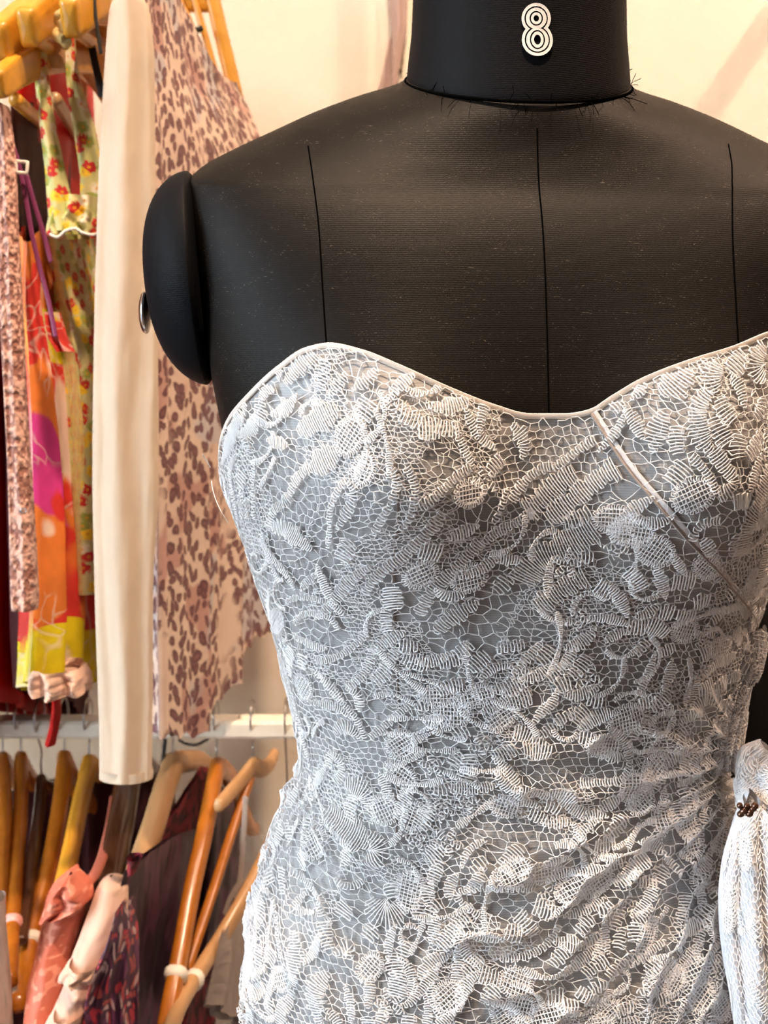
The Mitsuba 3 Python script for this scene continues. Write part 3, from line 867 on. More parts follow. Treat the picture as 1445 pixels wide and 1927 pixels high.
def strip(qc, width, off, thick=0.0008, n_=60, place=None):
    """Flat folded band along chart polyline."""
    q = smooth_path(qc, n_)
    d = np.gradient(q, axis=0)
    d /= np.linalg.norm(d, axis=1, keepdims=True)
    nn = np.stack([-d[:, 1], d[:, 0]], 1)
    rows = []
    for f, o_ in ((-.5, 0), (-.46, thick), (0, thick * 1.3), (.46, thick), (.5, 0)):
        p, _ = chart_at(*(q + nn * width * f).T, off + o_ + folds(*(q + nn * width * f).T))
        rows.append(p)
    return grid_mesh(np.stack(rows, 1))


BAND = [(1112, 779), (1140, 822), (1180, 880), (1240, 950), (1300, 1020), (1350, 1075), (1400, 1140), (1442, 1195)]
qb = C(BAND)
part(dress, 'bodice_band', strip(qb + [0.0015, 0.0012], 11 * PX, .0008, .0006), 'band_satin', label='folded satin edge running down across the bust')
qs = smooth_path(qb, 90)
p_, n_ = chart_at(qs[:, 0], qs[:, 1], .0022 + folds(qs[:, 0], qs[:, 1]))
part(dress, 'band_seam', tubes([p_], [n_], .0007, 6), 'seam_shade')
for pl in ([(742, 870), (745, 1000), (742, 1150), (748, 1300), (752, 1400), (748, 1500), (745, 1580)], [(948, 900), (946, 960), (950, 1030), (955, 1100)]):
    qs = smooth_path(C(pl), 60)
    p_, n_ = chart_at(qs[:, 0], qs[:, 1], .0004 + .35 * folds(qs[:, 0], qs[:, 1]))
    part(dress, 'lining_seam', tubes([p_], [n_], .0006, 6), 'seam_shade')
# stray threads at the neckline
st_ = []
for pts3, r in (([P(600, 654, .665), P(590, 645, .66), P(578, 637, .655)], .00018), ([P(640, 652, .663), P(648, 640, .655), P(655, 637, .65), P(660, 646, .655)], .00012),
                ([P(396, 880, .70), P(388, 866, .695), P(381, 856, .69)], .00025), ([P(398, 905, .70), P(404, 935, .69), P(416, 962, .685), P(430, 985, .69)], .0002)):
    st_.append(wire(smooth_path(pts3, 12), r, 5))
part(dress, 'loose_threads', join(st_), 'net_thread', kind='stuff')


# ------------------------------------------------------------------ bow at the right hip: gathered lace loops
def drape(rows, Y, depth, nfold, seed, n_=120, m=150, amp=.5):
    """rows: (py, px_left, px_right) down the piece; a closed, folded sleeve of cloth. Returns rings and a front chart (point and normal grids)."""
    rows = np.array(rows, float)
    f = PchipInterpolator(rows[:, 0], rows[:, 1:])
    py = np.linspace(rows[0, 0], rows[-1, 0], n_)
    lr = f(py)
    a = np.linspace(0, 2 * np.pi, m, endpoint=False)
    out = []
    for k in range(n_):
        v = (py[k] - rows[0, 0]) / (rows[-1, 0] - rows[0, 0])
        Yk, dk = np.interp(v, [0, 1], Y), np.interp(v, [0, .2, 1], depth)
        l, r = P(lr[k, 0], py[k], Yk), P(lr[k, 1], py[k], Yk)
        w = (r[0] - l[0]) / 2
        fold = 1 + amp * (np.abs(np.sin(a * nfold / 2 + 1.6 * meshkit.fbm(np.stack([np.cos(a) * 1.5, np.sin(a) * 1.5, a * 0 + v * 2.5 + seed], -1), 2) * 2)) - .6)
        out.append(np.stack([(l[0] + r[0]) / 2 + w * np.cos(a) * (1 + .12 * (fold - 1)), Yk + dk * np.sin(a) * fold, np.full(m, l[2]) + 0.004 * np.sin(a * 3 + v * 5 + seed)], -1))
    return np.array(out)


def lace_over(key, g, seed, n_items, cell_px=15):
    """Lace sprigs and net over the camera-side half of a folded piece (grid g: n x m x 3)."""
    r_ = np.random.default_rng(seed)
    nn = np.cross(np.gradient(g, axis=1), np.gradient(g, axis=0))
    nn /= np.linalg.norm(nn, axis=2, keepdims=True) + 1e-12
    ctr = g.mean(1, keepdims=True)
    nn *= np.sign(((g - ctr) * nn).sum(-1, keepdims=True).mean())
    rowlen = np.linalg.norm(np.diff(g, axis=0), axis=2).sum(0).mean()
    collen = np.linalg.norm(np.diff(g, axis=1), axis=2).sum(1).mean()
    nr, ncl = g.shape[0] - 1, g.shape[1] - 1

    def put(q, lift=0.0):
        c = np.array([q[:, 1] / rowlen * nr, q[:, 0] / collen * ncl])
        p = np.stack([map_coordinates(g[..., k], c, order=1, mode='nearest') for k in range(3)], -1)
        n3 = np.stack([map_coordinates(nn[..., k], c, order=1, mode='nearest') for k in range(3)], -1)
        n3 /= np.linalg.norm(n3, axis=-1, keepdims=True) + 1e-12
        return p + n3 * (0.0008 + lift), n3

    def okf(q):
        return (q[:, 0] > 0) & (q[:, 0] < collen) & (q[:, 1] > 0) & (q[:, 1] < rowlen)

    for k in range(n_items):
        q = np.array([r_.uniform(0, collen), r_.uniform(0, rowlen)])
        u = r_.random()
        if u < .45:
            nm, pcs = 'lace_patch', patch(q, r_.normal(1.5, .5), r_.uniform(26, 46) * PX, r_.uniform(20, 36) * PX)
        elif u < .75:
            nm, pcs = 'lace_leaf', leaf(q, r_.normal(1.5, .8), r_.uniform(40, 80) * PX, r_.uniform(14, 24) * PX, r_.normal(0, .8))
        else:
            nm, pcs = 'lace_weave', weave(q, r_.normal(1.5, .5), r_.uniform(45, 70) * PX, r_.uniform(30, 48) * PX)
        motif(nm, pcs, lift=.0004 + .0004 * r_.random(), radius=1.3 * PX, place=put, ok=okf, parent=key)
    cp = cell_px * PX
    pts = np.array([(x + (j % 2) * cp / 2, y) for j, y in enumerate(np.arange(0, rowlen, cp * .86)) for x in np.arange(0, collen, cp)])
    pts = pts + r_.normal(0, cp * .15, pts.shape)
    vr = Voronoi(pts)
    rv = np.array([r for r in vr.ridge_vertices if min(r) >= 0])
    a, b = vr.vertices[rv[:, 0]], vr.vertices[rv[:, 1]]
    k = okf(a) & okf(b)
    a, b = a[k], b[k]
    pa, na = put(a)
    pb, nb = put(b)
    part(key, 'lace_net', tubes(list(np.stack([pa, pb], 1)), list(np.stack([na, nb], 1)), .8 * PX), 'net_thread', kind='stuff')


tail_g = drape([(1515, 1400, 1470), (1560, 1378, 1495), (1620, 1364, 1520), (1700, 1357, 1545), (1760, 1359, 1560), (1830, 1367, 1575), (1927, 1384, 1600), (2050, 1400, 1630)], (0.655, 0.64), (.014, .024, .034), 11, 2.0)
tail = part(dress, 'bow_tail', grid_mesh(tail_g, True), 'lining_hem', label='gathered white lace tail hanging at the right hip')
half = tail_g[:, 70:]
lace_over(tail, np.concatenate([tail_g[:, 75:], tail_g[:, :1]], 1), 4, 70, 13)
loop_g = drape([(1405, 1430, 1600), (1425, 1396, 1600), (1460, 1384, 1600), (1500, 1388, 1600), (1540, 1400, 1600)], (0.70, 0.675), (.010, .018, .012), 9, 5.0, 70, 150)
loop = part(dress, 'bow_loop', grid_mesh(loop_g, True), 'lining_hem', label='gathered lace loop of the bow beside the waist')
lace_over(loop, np.concatenate([loop_g[:, 75:], loop_g[:, :1]], 1), 9, 40, 13)
gem = trimesh.creation.icosphere(subdivisions=1, radius=.0016)
gm = []
for k in range(16):
    q = P(1392 + 30 * ((k * 0.618) % 1), 1516 + 20 * ((k * .7548) % 1), .622)
    gm.append((np.array(gem.vertices) * rng.uniform(.7, 1.3) + q, np.array(gem.faces)))
part(dress, 'rhinestone_clasp', join(gm), 'brown_gem', smooth=False, label='small dark rhinestone clasp at the waist')
# gathered lace frill along the right edge of the waist
frill_g = drape([(1190, 1412, 1442), (1240, 1376, 1432), (1290, 1346, 1412), (1340, 1330, 1402), (1400, 1318, 1392), (1450, 1310, 1390)], (0.725, 0.715), (.008, .012, .012), 13, 7.0, 60, 150, .6)
frill = part(dress, 'waist_frill', grid_mesh(frill_g, True), 'lining_hem', label='gathered lace frill along the waist edge')
lace_over(frill, np.concatenate([frill_g[:, 75:], frill_g[:, :1]], 1), 14, 40, 12)
# ruffled lace edge of the right waist: small looped scallops
loops = []
for k, (px, py) in enumerate(smooth_path([(1442, 1225), (1418, 1262), (1404, 1305), (1398, 1345), (1393, 1380), (1386, 1412)], 26)):
    c0 = P(px - 22, py, .735 - .004 * (k % 3))
    a = np.linspace(0, 2 * np.pi, 11)
    rr = rng.uniform(.0012, .0028)
    loops.append(wire(c0 + np.stack([np.cos(a) * rr * 1.3 + .001, np.sin(a) * rr * .6, np.sin(a + k) * rr], 1), .0005, 5))
part(dress, 'picot_edge', join(loops), 'lace_thread', kind='stuff', label='tiny thread loops along the waist edge')

#MORE
# ------------------------------------------------------------------ rails and wall fittings
RAIL_Y = 1.19
zu = 1.27 + 0.445
zl = zof(1366, 1.24)
t = thing('clothes_rail', 'cream clothes rail behind the white dress, holding the lower row of hangers', 'clothes rail')
part(t, 'bar', box(-0.85, 0.75, 1.225, 1.255, zl - .0095, zl + .0085, .003), 'white_metal', smooth=False)
for x in (-0.83, 0.73):
    part(t, 'bracket', box(x - .012, x + .012, 1.25, ROOM['y1'], zl - .012, zl + .012, .003), 'white_metal', smooth=False)
t = thing('clothes_rail', 'upper clothes rail over the frame carrying the blouse and the floral dresses', 'clothes rail')
part(t, 'bar', wire(np.linspace([-0.9, RAIL_Y, zu], [0.5, RAIL_Y, zu], 12), .0125, 16), 'white_metal')
for x in (-0.88, 0.48):
    part(t, 'bracket', box(x - .012, x + .012, RAIL_Y, ROOM['y1'], zu - .012, zu + .012, .003), 'white_metal', smooth=False)
YW = ROOM['y1']
t = thing('wall_channel', 'slim white upright channel with a screw on the wall left of the neck', 'wall fitting')
a, b = P(742, 300, YW), P(772, -700, YW)
part(t, 'channel', join([box(a[0], b[0], YW - .012, YW - .001, 1.45, 2.3, .002), box(a[0] + .004, a[0] + .007, YW - .018, YW - .010, 1.45, 2.3), box(b[0] - .007, b[0] - .004, YW - .018, YW - .010, 1.45, 2.3)]), 'white_metal', smooth=False)
c = P(750, 134, YW - .017)
sph = trimesh.creation.icosphere(subdivisions=2, radius=.0042)
part(t, 'screw', (np.array(sph.vertices) * [1, .6, 1] + c, np.array(sph.faces)), 'wood_brown')
t = thing('wall_plug', 'small filled screw hole on the wall right of the dress form neck', 'wall plug')
c = P(1182, 85, YW - .0005)
part(t, 'cap', (np.array(sph.vertices) * [1.1, .25, 1.1] + c, np.array(sph.faces)), 'paint_wall')


# ------------------------------------------------------------------ cloth pieces
def cloth(q_near, q_far, top, bot, Yn, Yf, thick=.012, nfold=5, amp=.005, seed=0, nv=80, nq=60, scallop=0.0, nscal=9, taper=.15, twist=1.0):
    """A flattened sleeve of cloth hung from near (Yn) to far (Yf). q_near, q_far: (py, px) edge polylines; top, bot: (q, py) lines.
    Returns closed rings and uv in metres."""
    fn = PchipInterpolator(*np.array(q_near, float).T)
    ff = PchipInterpolator(*np.array(q_far, float).T)
    tp, bt = np.array(top, float), np.array(bot, float)
    q = np.r_[np.linspace(0, 1, nq), np.linspace(1, 0, nq)[1:-1]]
    side = np.r_[np.ones(nq), -np.ones(nq - 2)]
    ft, fb = PchipInterpolator(tp[:, 0], tp[:, 1]), PchipInterpolator(bt[:, 0], bt[:, 1])
    v = np.linspace(0, 1, nv)[:, None]
    Q = np.broadcast_to(q, (nv, len(q)))
    hem = fb(Q) + scallop * np.abs(np.sin(Q * nscal * np.pi))
    py = ft(Q) + (hem - ft(Q)) * v
    pyc = lambda t_: np.clip(t_, fn.x[0], fn.x[-1])
    pyd = lambda t_: np.clip(t_, ff.x[0], ff.x[-1])
    px = fn(pyc(py)) * (1 - Q) + ff(pyd(py)) * Q
    Y = Yn + (Yf - Yn) * Q
    p = P(px, py, Y)
    tang = P(ff(900.0), 900, Yf) - P(fn(900.0), 900, Yn)
    nrm = np.array([tang[1], -tang[0], 0])
    nrm /= np.linalg.norm(nrm)
    ns = meshkit.fbm(np.stack([Q * 3, v * 2.0 + Q * 0, Q * 0 + seed], -1), 3) - .5
    ph = 2 * np.pi * nfold * (Q + .12 * twist * ns) + seed
    w = amp * (np.sin(ph) + .5 * np.sin(2.1 * ph + 1.3 + v * 2)) * (taper + (1 - taper) * np.minimum(v * 1.6, 1))
    prof = np.sqrt(np.clip(1 - (2 * Q - 1) ** 4, 0, 1))
    fine = .0012 * (meshkit.fbm(np.stack([Q * 14, v * 22 + Q * 0, Q * 0 + seed + 7], -1), 2) - .5)
    off = w + fine + side * thick / 2 * prof * (.5 + .5 * np.minimum(v * 3, 1))
    p = p + nrm * off[..., None]
    L = np.r_[0, np.cumsum(np.linalg.norm(np.diff(p[nv // 2, :nq], axis=0), axis=1))]
    U = np.r_[L, 2 * L[-1] - L[::-1][1:-1] + 0.0]
    hgt = float(np.linalg.norm(p[-1, 0] - p[0, 0]))
    uv = np.stack([np.broadcast_to(U, py.shape), np.broadcast_to(v * hgt, py.shape)], -1)
    return p, uv


def cloth_part(parent, name, bsdf, *a, label=None, **k):
    p, uv = cloth(*a, **k)
    return part(parent, name, grid_mesh(p, True), bsdf, uv=uv.reshape(-1, 2), label=label)


def sleeve(rows, Y, depth, nfold=4, amp=.12, seed=0., nv=90, m=72, closed=False):
    """Hanging tube: rows (py, px_left, px_right)."""
    rows = np.array(rows, float)
    f = PchipInterpolator(rows[:, 0], rows[:, 1:])
    py = np.linspace(rows[0, 0], rows[-1, 0], nv)
    lr = f(py)
    Yk = np.interp(py, [rows[0, 0], rows[-1, 0]], Y) if np.ndim(Y) else np.full(nv, Y)
    l, r = P(lr[:, 0], py, Yk), P(lr[:, 1], py, Yk)
    a = np.linspace(0, 2 * np.pi, m, endpoint=False)
    v = np.linspace(0, 1, nv)[:, None]
    ns = meshkit.fbm(np.stack([np.cos(a)[None] + v * 0, np.sin(a)[None] + v * 0, v * 3 + a[None] * 0 + seed], -1), 3) - .5
    ramp = np.sqrt(np.clip(v * nv / 6, .02, 1)) if closed else 1.0
    rad = 1 + amp * np.sin(a[None] * nfold + 4 * ns + seed) * np.minimum(1, v * 2 + .3) + .10 * ns
    c = (l + r) / 2
    w = (r[:, 0] - l[:, 0]) / 2
    p = c[:, None] + np.stack([w[:, None] * np.cos(a)[None] * (1 + .25 * (rad - 1)), depth * ramp * np.sin(a)[None] * rad, np.zeros((nv, m))], -1)
    hgt = np.linalg.norm(c[-1] - c[0])
    uv = np.stack([np.broadcast_to(a[None] * w.mean(), (nv, m)), np.broadcast_to(v * hgt, (nv, m))], -1)
    return p, uv


def sleeve_part(parent, name, bsdf, rows, Y, depth, label=None, closed=False, **k):
    p, uv = sleeve(rows, Y, depth, closed=closed, **k)
    return part(parent, name, grid_mesh(p, True), bsdf, uv=uv.reshape(-1, 2), label=label)


# ------------------------------------------------------------------ blouse with a plain sleeve and a spotted body
t = thing('blouse', 'beige mesh blouse with mauve leopard spots and one long plain sleeve, on the upper rail', 'blouse')
cloth_part(t, 'body', 'leopard_mesh',
           [(-120, 262), (0, 262), (250, 280), (700, 286), (1000, 284), (1390, 286)],
           [(-120, 420), (0, 428), (150, 442), (220, 470), (300, 494), (700, 506), (1000, 498), (1250, 502)],
           [(0, -40), (.30, -30), (.44, 8), (.58, 62), (.72, 118), (.86, 146), (1, 156)],
           [(0, 1392), (.30, 1390), (.46, 1345), (.6, 1300), (.8, 1225), (1, 1190)],
           1.03, 1.33, thick=.020, nfold=3, amp=.0055, seed=2.0, nv=130, nq=120, scallop=-14, nscal=11)
sleeve_part(t, 'sleeve', 'beige_mesh', [(-8, 232, 262), (4, 213, 274), (30, 206, 282), (110, 199, 290), (300, 189, 293), (600, 181, 298), (900, 178, 300), (1100, 181, 290), (1300, 187, 288), (1400, 190, 287), (1462, 190, 287)],
            (1.0, .985), .016, nfold=5, amp=.2, seed=3.3, nv=140, m=110, label='plain beige sleeve')
p, uv = sleeve([(1446, 189, 288), (1464, 189, 288)], .985, .0165, nv=6, amp=.02)
part(t, 'cuff', grid_mesh(p, True), 'beige_mesh', uv=uv.reshape(-1, 2))

# ------------------------------------------------------------------ red dress, maroon dress
t = thing('red_dress', 'plain red satin dress hanging behind the floral dresses at the left edge', 'dress')
cloth_part(t, 'body', 'red_satin', [(60, 60), (300, 20), (700, -18), (1000, -25), (1330, -20)], [(60, 165), (300, 176), (700, 140), (1000, 110), (1360, 112)],
           [(0, 70), (.5, 60), (1, 75)], [(0, 1318), (.55, 1345), (1, 1358)], 1.14, 1.42, thick=.03, nfold=3, amp=.006, seed=5.0)
sleeve_part(t, 'tie', 'red_satin', [(1300, 100, 112), (1340, 96, 114), (1370, 92, 110), (1402, 84, 104)], 1.12, .006, nfold=3, amp=.3, label='red tie dangling below the hem')
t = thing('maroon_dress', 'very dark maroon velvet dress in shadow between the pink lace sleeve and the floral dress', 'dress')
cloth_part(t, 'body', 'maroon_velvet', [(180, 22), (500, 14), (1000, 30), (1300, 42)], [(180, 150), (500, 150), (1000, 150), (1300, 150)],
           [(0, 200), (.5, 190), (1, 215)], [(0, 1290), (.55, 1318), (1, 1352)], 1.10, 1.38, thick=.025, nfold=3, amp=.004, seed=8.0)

# ------------------------------------------------------------------ pink lace top with a long sleeve
t = thing('lace_blouse', 'dusty pink lace blouse with a long narrow sleeve, leftmost on the upper rail', 'blouse')
sleeve_part(t, 'sleeve', 'pink_lace', [(200, 0, 14), (300, 2, 28), (430, 0, 34), (600, 3, 42), (800, 12, 52), (950, 18, 62), (1050, 20, 68), (1130, 22, 72), (1146, 24, 70)], .985, .013, nfold=5, amp=.16, seed=1.0, label='long pink lace sleeve')
cloth_part(t, 'body', 'pink_lace', [(120, -150), (600, -150), (900, -150)], [(120, -95), (600, -95), (900, -95)], [(0, 130), (1, 140)], [(0, 880), (1, 840)], 1.02, 1.3, thick=.02, nfold=3, seed=4.)
ring = np.linspace(0, 2 * np.pi, 15)
part(t, 'bead', wire(P(44, 961, .965) + np.stack([np.cos(ring) * .0022, ring * 0, np.sin(ring) * .0018], 1), .0005, 6), 'chrome')

# ------------------------------------------------------------------ large floral dress
t = thing('floral_dress', 'red, yellow and magenta large floral sundress on thin purple straps, beside the pink lace sleeve', 'dress')
cloth_part(t, 'body', 'big_floral', [(430, 52), (560, 46), (680, 52), (900, 62), (1100, 68), (1300, 60)], [(430, 72), (520, 92), (600, 118), (700, 146), (900, 166), (1100, 178), (1300, 168)],
           [(0, 455), (.5, 425), (1, 440)], [(0, 1282), (.3, 1300), (.6, 1296), (1, 1250)], 1.02, 1.24, thick=.03, nfold=4, amp=.008, seed=6.5, nv=120, nq=90)
for name, pts in (('strap', [(0, 196), (12, 240), (36, 312), (50, 380), (60, 440), (74, 500), (92, 570), (104, 632)]), ('strap', [(50, 330), (66, 388), (82, 440), (95, 492)])):
    q = smooth_path([P(x, y, 1.0 - .002 * k) for k, (x, y) in enumerate(pts)], 40)
    part(t, name, sweep(q, 0.0038, .0014, up=(0, 1, .2), sides=8), 'purple_satin', label='thin purple strap')
sq = P(np.array([30, 52, 50, 31, 30]), np.array([303, 305, 326, 324, 303]), .985)
part(t, 'strap_slider', wire(np.vstack([np.linspace(sq[k], sq[k + 1], 5)[:-1] for k in range(4)] + [sq[4:5]]), .0013, 8), 'white_rubber', label='clear square strap slider')
p, uv = sleeve([(1252, 66, 158), (1275, 58, 166), (1300, 64, 166)], 1.04, .03, nfold=7, amp=.3, nv=24)
part(t, 'hem_ruffle', grid_mesh(p, True), 'peach_cloth', uv=uv.reshape(-1, 2), label='pale peach ruffle at the hem')
p, uv = sleeve([(588, 86, 112), (632, 92, 124), (662, 108, 138)], 1.0, .012, nfold=5, amp=.35, nv=24)
part(t, 'bust_ruffle', grid_mesh(p, True), 'big_floral', uv=(uv + [0, .06]).reshape(-1, 2))

# ------------------------------------------------------------------ small floral halter dress
t = thing('halter_dress', 'cream halter dress with tiny green and red flowers left of the beige sleeve', 'dress')
cloth_part(t, 'body', 'small_floral', [(425, 96), (520, 112), (650, 130), (800, 150), (900, 160), (1150, 168)], [(425, 230), (650, 236), (900, 240), (1150, 244)],
           [(0, 432), (.5, 428), (1, 420)], [(0, 1120), (1, 1100)], 1.08, 1.30, thick=.03, nfold=5, amp=.006, seed=9.5)
for rows, Y, sd in (([(100, 62, 88), (200, 72, 98), (320, 86, 122), (400, 92, 142), (436, 96, 160)], 1.045, 2.0), ([(60, 122, 140), (130, 124, 146), (180, 128, 160), (260, 140, 184), (340, 150, 196), (436, 150, 200)], 1.075, 4.0)):
    sleeve_part(t, 'halter_strap', 'small_floral', rows, Y, .008, nfold=4, amp=.3, seed=sd)
p, uv = sleeve([(372, 108, 186), (410, 96, 186), (438, 92, 188), (446, 96, 186)], 1.055, .02, nfold=9, amp=.3, nv=30, seed=3.0)
part(t, 'bust_frill', grid_mesh(p, True), 'small_floral', uv=uv.reshape(-1, 2))
edge = smooth_path([P(x, y, 1.03) for x, y in ((94, 440), (108, 446), (124, 434), (142, 430), (156, 438), (176, 442), (188, 434))], 60)
part(t, 'frill_edge', wire(edge, .0012, 6), 'white_rubber', label='cream overlocked frill edge')
k_ = [P(118 + 10 * math.sin(q_ * 1.9), 12 + q_ * 9, 1.0 + .006 * math.cos(q_ * 2.3)) for q_ in range(9)]
part(t, 'tie_knot', wire(smooth_path(k_, 40), np.interp(np.linspace(0, 1, 40), [0, .5, 1], [.003, .0055, .004]), 8), 'small_floral', uv=None, label='knotted cream tie')


# ------------------------------------------------------------------ hangers
def hook(c, zr, yr, r=.0011):
    a = np.linspace(-0.4, 1.25 * np.pi, 20)
    R_ = .019
    circ = np.stack([np.full(20, c[0]), yr - R_ * .0 + R_ * np.cos(a) * -1, zr + R_ * .55 + R_ * np.sin(a) * .9], 1)
    stem = np.array([c, c + [0, 0, .012], [c[0], c[1] + .004, c[2] + .02]])
    pts = np.vstack([stem, circ[::1]])
    return wire(smooth_path(pts, 60), r, 8)


def arm_bar(c, tip, far, w, h, drop_curve=.35, n_=40, belly=0.0):
    """Both arms of a hanger as one curved bar from the far tip over the neck to the near tip."""
    def half(tp):
        tt = np.linspace(0, 1, n_)[:, None]
        return c + (tp - c) * tt + np.array([0, 0, 1.0]) * (drop_curve * abs(tp[2] - c[2]) * np.sin(np.pi * tt) * .5) + np.array([belly, 0, 0]) * np.sin(np.pi * tt)
    pts = np.vstack([half(far)[::-1], half(tip)[1:]])
    tt = np.linspace(-1, 1, len(pts))
    hh = h * (.72 + .45 * np.cos(tt * 1.4)) 
    return pts, sweep(pts, np.full(len(pts), w), hh, up=(0, 0, 1), sides=26, e=.34)


# upper row: hanger ends seen from slightly below
for k, (tx, ty, Yt, cx, wood, lab, barpts) in enumerate([
        (0, 78, .985, -150, 'wood_honey', 'honey coloured wooden hanger whose rounded end is cut by the left edge of the picture', None),
        (52, 52, .985, 60, 'wood_honey', 'honey coloured wooden hanger with a rounded end, second from the left of the upper row', [(66, 70, 1.0), (192, 168, 1.33)]),
        (133, 34, .985, 120, 'wood_honey', 'honey coloured wooden hanger with a rounded end, next to the beige sleeve', [(142, 56, 1.0), (200, 104, 1.30)]),
        (-4, 158, .955, -60, 'wood_honey', 'pale wooden hanger hanging lower than its row at the left edge, purple strap across it', [(30, 188, .99), (82, 236, 1.2)])]):
    tip = P(tx, ty, Yt)
    c = np.array([tip[0] + .012, RAIL_Y, tip[2] + .075])
    far = np.array([tip[0] + .024, 2 * RAIL_Y - Yt, tip[2] + .004])
    t = thing('clothes_hanger', lab, 'hanger', 'wooden hangers of the upper row')
    pts, m = arm_bar(c, tip, far, .015 if k < 3 else .012, .036 if k < 3 else .026, .25)
    part(t, 'arms', m, wood)
    part(t, 'hook', hook(c + [0, 0, .012], zu + .0, RAIL_Y, .0014), 'chrome')
    if barpts:
        a, b = P(*barpts[0]), P(*barpts[1])
        part(t, 'bar', sweep(np.linspace(a, b, 16), .011, .011, sides=14, e=1), wood)
# hanger under the halter ties
t = thing('clothes_hanger', 'pale wooden hanger whose lower bar slants through the halter straps', 'hanger', 'wooden hangers of the upper row')
a, b = P(104, 186, 1.06), P(150, 262, 1.36)
part(t, 'bar', sweep(np.linspace(a, b, 16), .011, .011, sides=14, e=1), 'wood_tan')
c = np.array([a[0] + .01, RAIL_Y, zu - .05])
pts, m = arm_bar(c, a + [0, 0, .03], np.array([b[0], b[1], b[2] + .03]), .014, .022, .6)
part(t, 'arms', m, 'wood_tan')
part(t, 'hook', hook(c + [0, 0, .01], zu, RAIL_Y, .0014), 'chrome')
# hanger of the blouse: its broad far arms stand out over the neckline
t = thing('clothes_hanger', 'broad wooden hanger with open slots rising behind the spotted blouse', 'hanger')
for pl, wd in (([(288, -70), (322, -8), (345, 40), (368, 110), (392, 180)], .016), ([(372, -80), (398, -10), (415, 60), (432, 130), (446, 190)], .013), ([(350, -50), (378, 40), (398, 110), (412, 170)], .006)):
    q = smooth_path([P(x, y, 1.40) for x, y in pl], 24)
    part(t, 'arm', sweep(q, .012, wd * 1.2, up=(1, 0, .3), sides=14), 'wood_honey')
q = np.linspace(P(300, -8, 1.405), P(408, -8, 1.405), 12)
part(t, 'cross_piece', sweep(q, .012, .034, up=(0, 0, 1), sides=14), 'wood_honey')
part(t, 'clip', sweep(smooth_path([P(x, y, 1.385) for x, y in ((338, 44), (348, 58), (364, 58), (380, 53))], 16), .006, .008, up=(0, -1, 0), sides=10), 'black_strap', label='black plastic clip')
c = P(360, -120, 1.40)
part(t, 'neck', sweep(np.array([P(322, -20, 1.40), P(345, -80, 1.40), c, P(385, -90, 1.40), P(396, -20, 1.40)]), .012, .02, up=(0, -1, 0), sides=12), 'wood_honey')
part(t, 'hook', wire(smooth_path([c, [c[0], c[1] - .05, zu - .03], [c[0], RAIL_Y + .02, zu + .016], [c[0], RAIL_Y, zu + .021], [c[0], RAIL_Y - .02, zu]], 40), .0014, 8), 'chrome')
# black elastic straps
t = thing('hanging_strap', 'narrow black elastic strap hanging between the wooden hangers and the beige sleeve', 'strap')
part(t, 'loop', sweep(smooth_path([P(x, y, 1.02) for x, y in ((176, -30), (179, 20), (184, 60), (190, 100))], 20), .0030, .0012, up=(0, 1, 0), sides=8), 'black_strap')
part(t, 'loop', sweep(smooth_path([P(x, y, 1.12) for x, y in ((172, 84), (178, 115), (186, 150), (192, 180))], 20), .0066, .0014, up=(0, 1, 0), sides=8), 'black_strap')
# mauve scarf on the wall
t = thing('scarf', 'mauve gauze scarf hanging on the wall beside the white channel', 'scarf')
sleeve_part(t, 'panel', 'mauve_cloth', [(-120, 726, 772), (0, 731, 766), (40, 735, 766), (90, 738, 758), (150, 738, 748), (200, 734, 742)], 1.565, .008, nfold=3, amp=.25, seed=1.)
sleeve_part(t, 'panel', 'mauve_cloth', [(72, 732, 737), (90, 728, 737), (140, 718, 736), (190, 705, 736), (230, 700, 736)], 1.575, .007, nfold=3, amp=.2, seed=2.)

# lower row
NECK_Y = 1.24


def lower_hanger(label, pts, Yt, wood, w, h, ring=None, ring_mat='white_rubber', group='wooden hangers of the lower row', under=True):
    t = thing('clothes_hanger', label, 'hanger', group)
    Ys = np.interp(np.linspace(0, 1, len(pts)), [0, 1], [NECK_Y, Yt])
    near = smooth_path([P(x, y, Y) for (x, y), Y in zip(pts, Ys)], 40)
    c = near[0]
    far = np.stack([2 * c[0] - near[:, 0], 2 * c[1] - near[:, 1], near[:, 2]], 1)
    far[:, 0] = c[0] + (far[:, 0] - c[0]) * .6
    far[:, 1] = np.minimum(far[:, 1], 1.50)
    bar = np.vstack([far[::-1], near[1:]])
    t_ = np.linspace(-1, 1, len(bar))
    part(t, 'arms', sweep(bar, np.full(len(bar), w), h * (.75 + .35 * np.cos(1.5 * t_)), up=(0, -.35, 1), sides=18, e=.8), wood)
    part(t, 'hook', hook(c + [0, 0, .006], zl, 1.24, .0010), 'wire_steel')
    if ring is not None:
        i = np.argmin(np.hypot(*(np.array(project(near)) - np.array([[ring[0]], [ring[1]]]))))
        i = min(max(i, 1), 38)
        d = near[i + 1] - near[i - 1]
        d /= np.linalg.norm(d)
        part(t, 'grip_ring', sweep(np.array([near[i] - d * .003, near[i], near[i] + d * .003]), w * 1.35, h * 1.05, up=(0, -.35, 1), sides=18, e=.85), ring_mat, label='rubber grip ring')
    return t


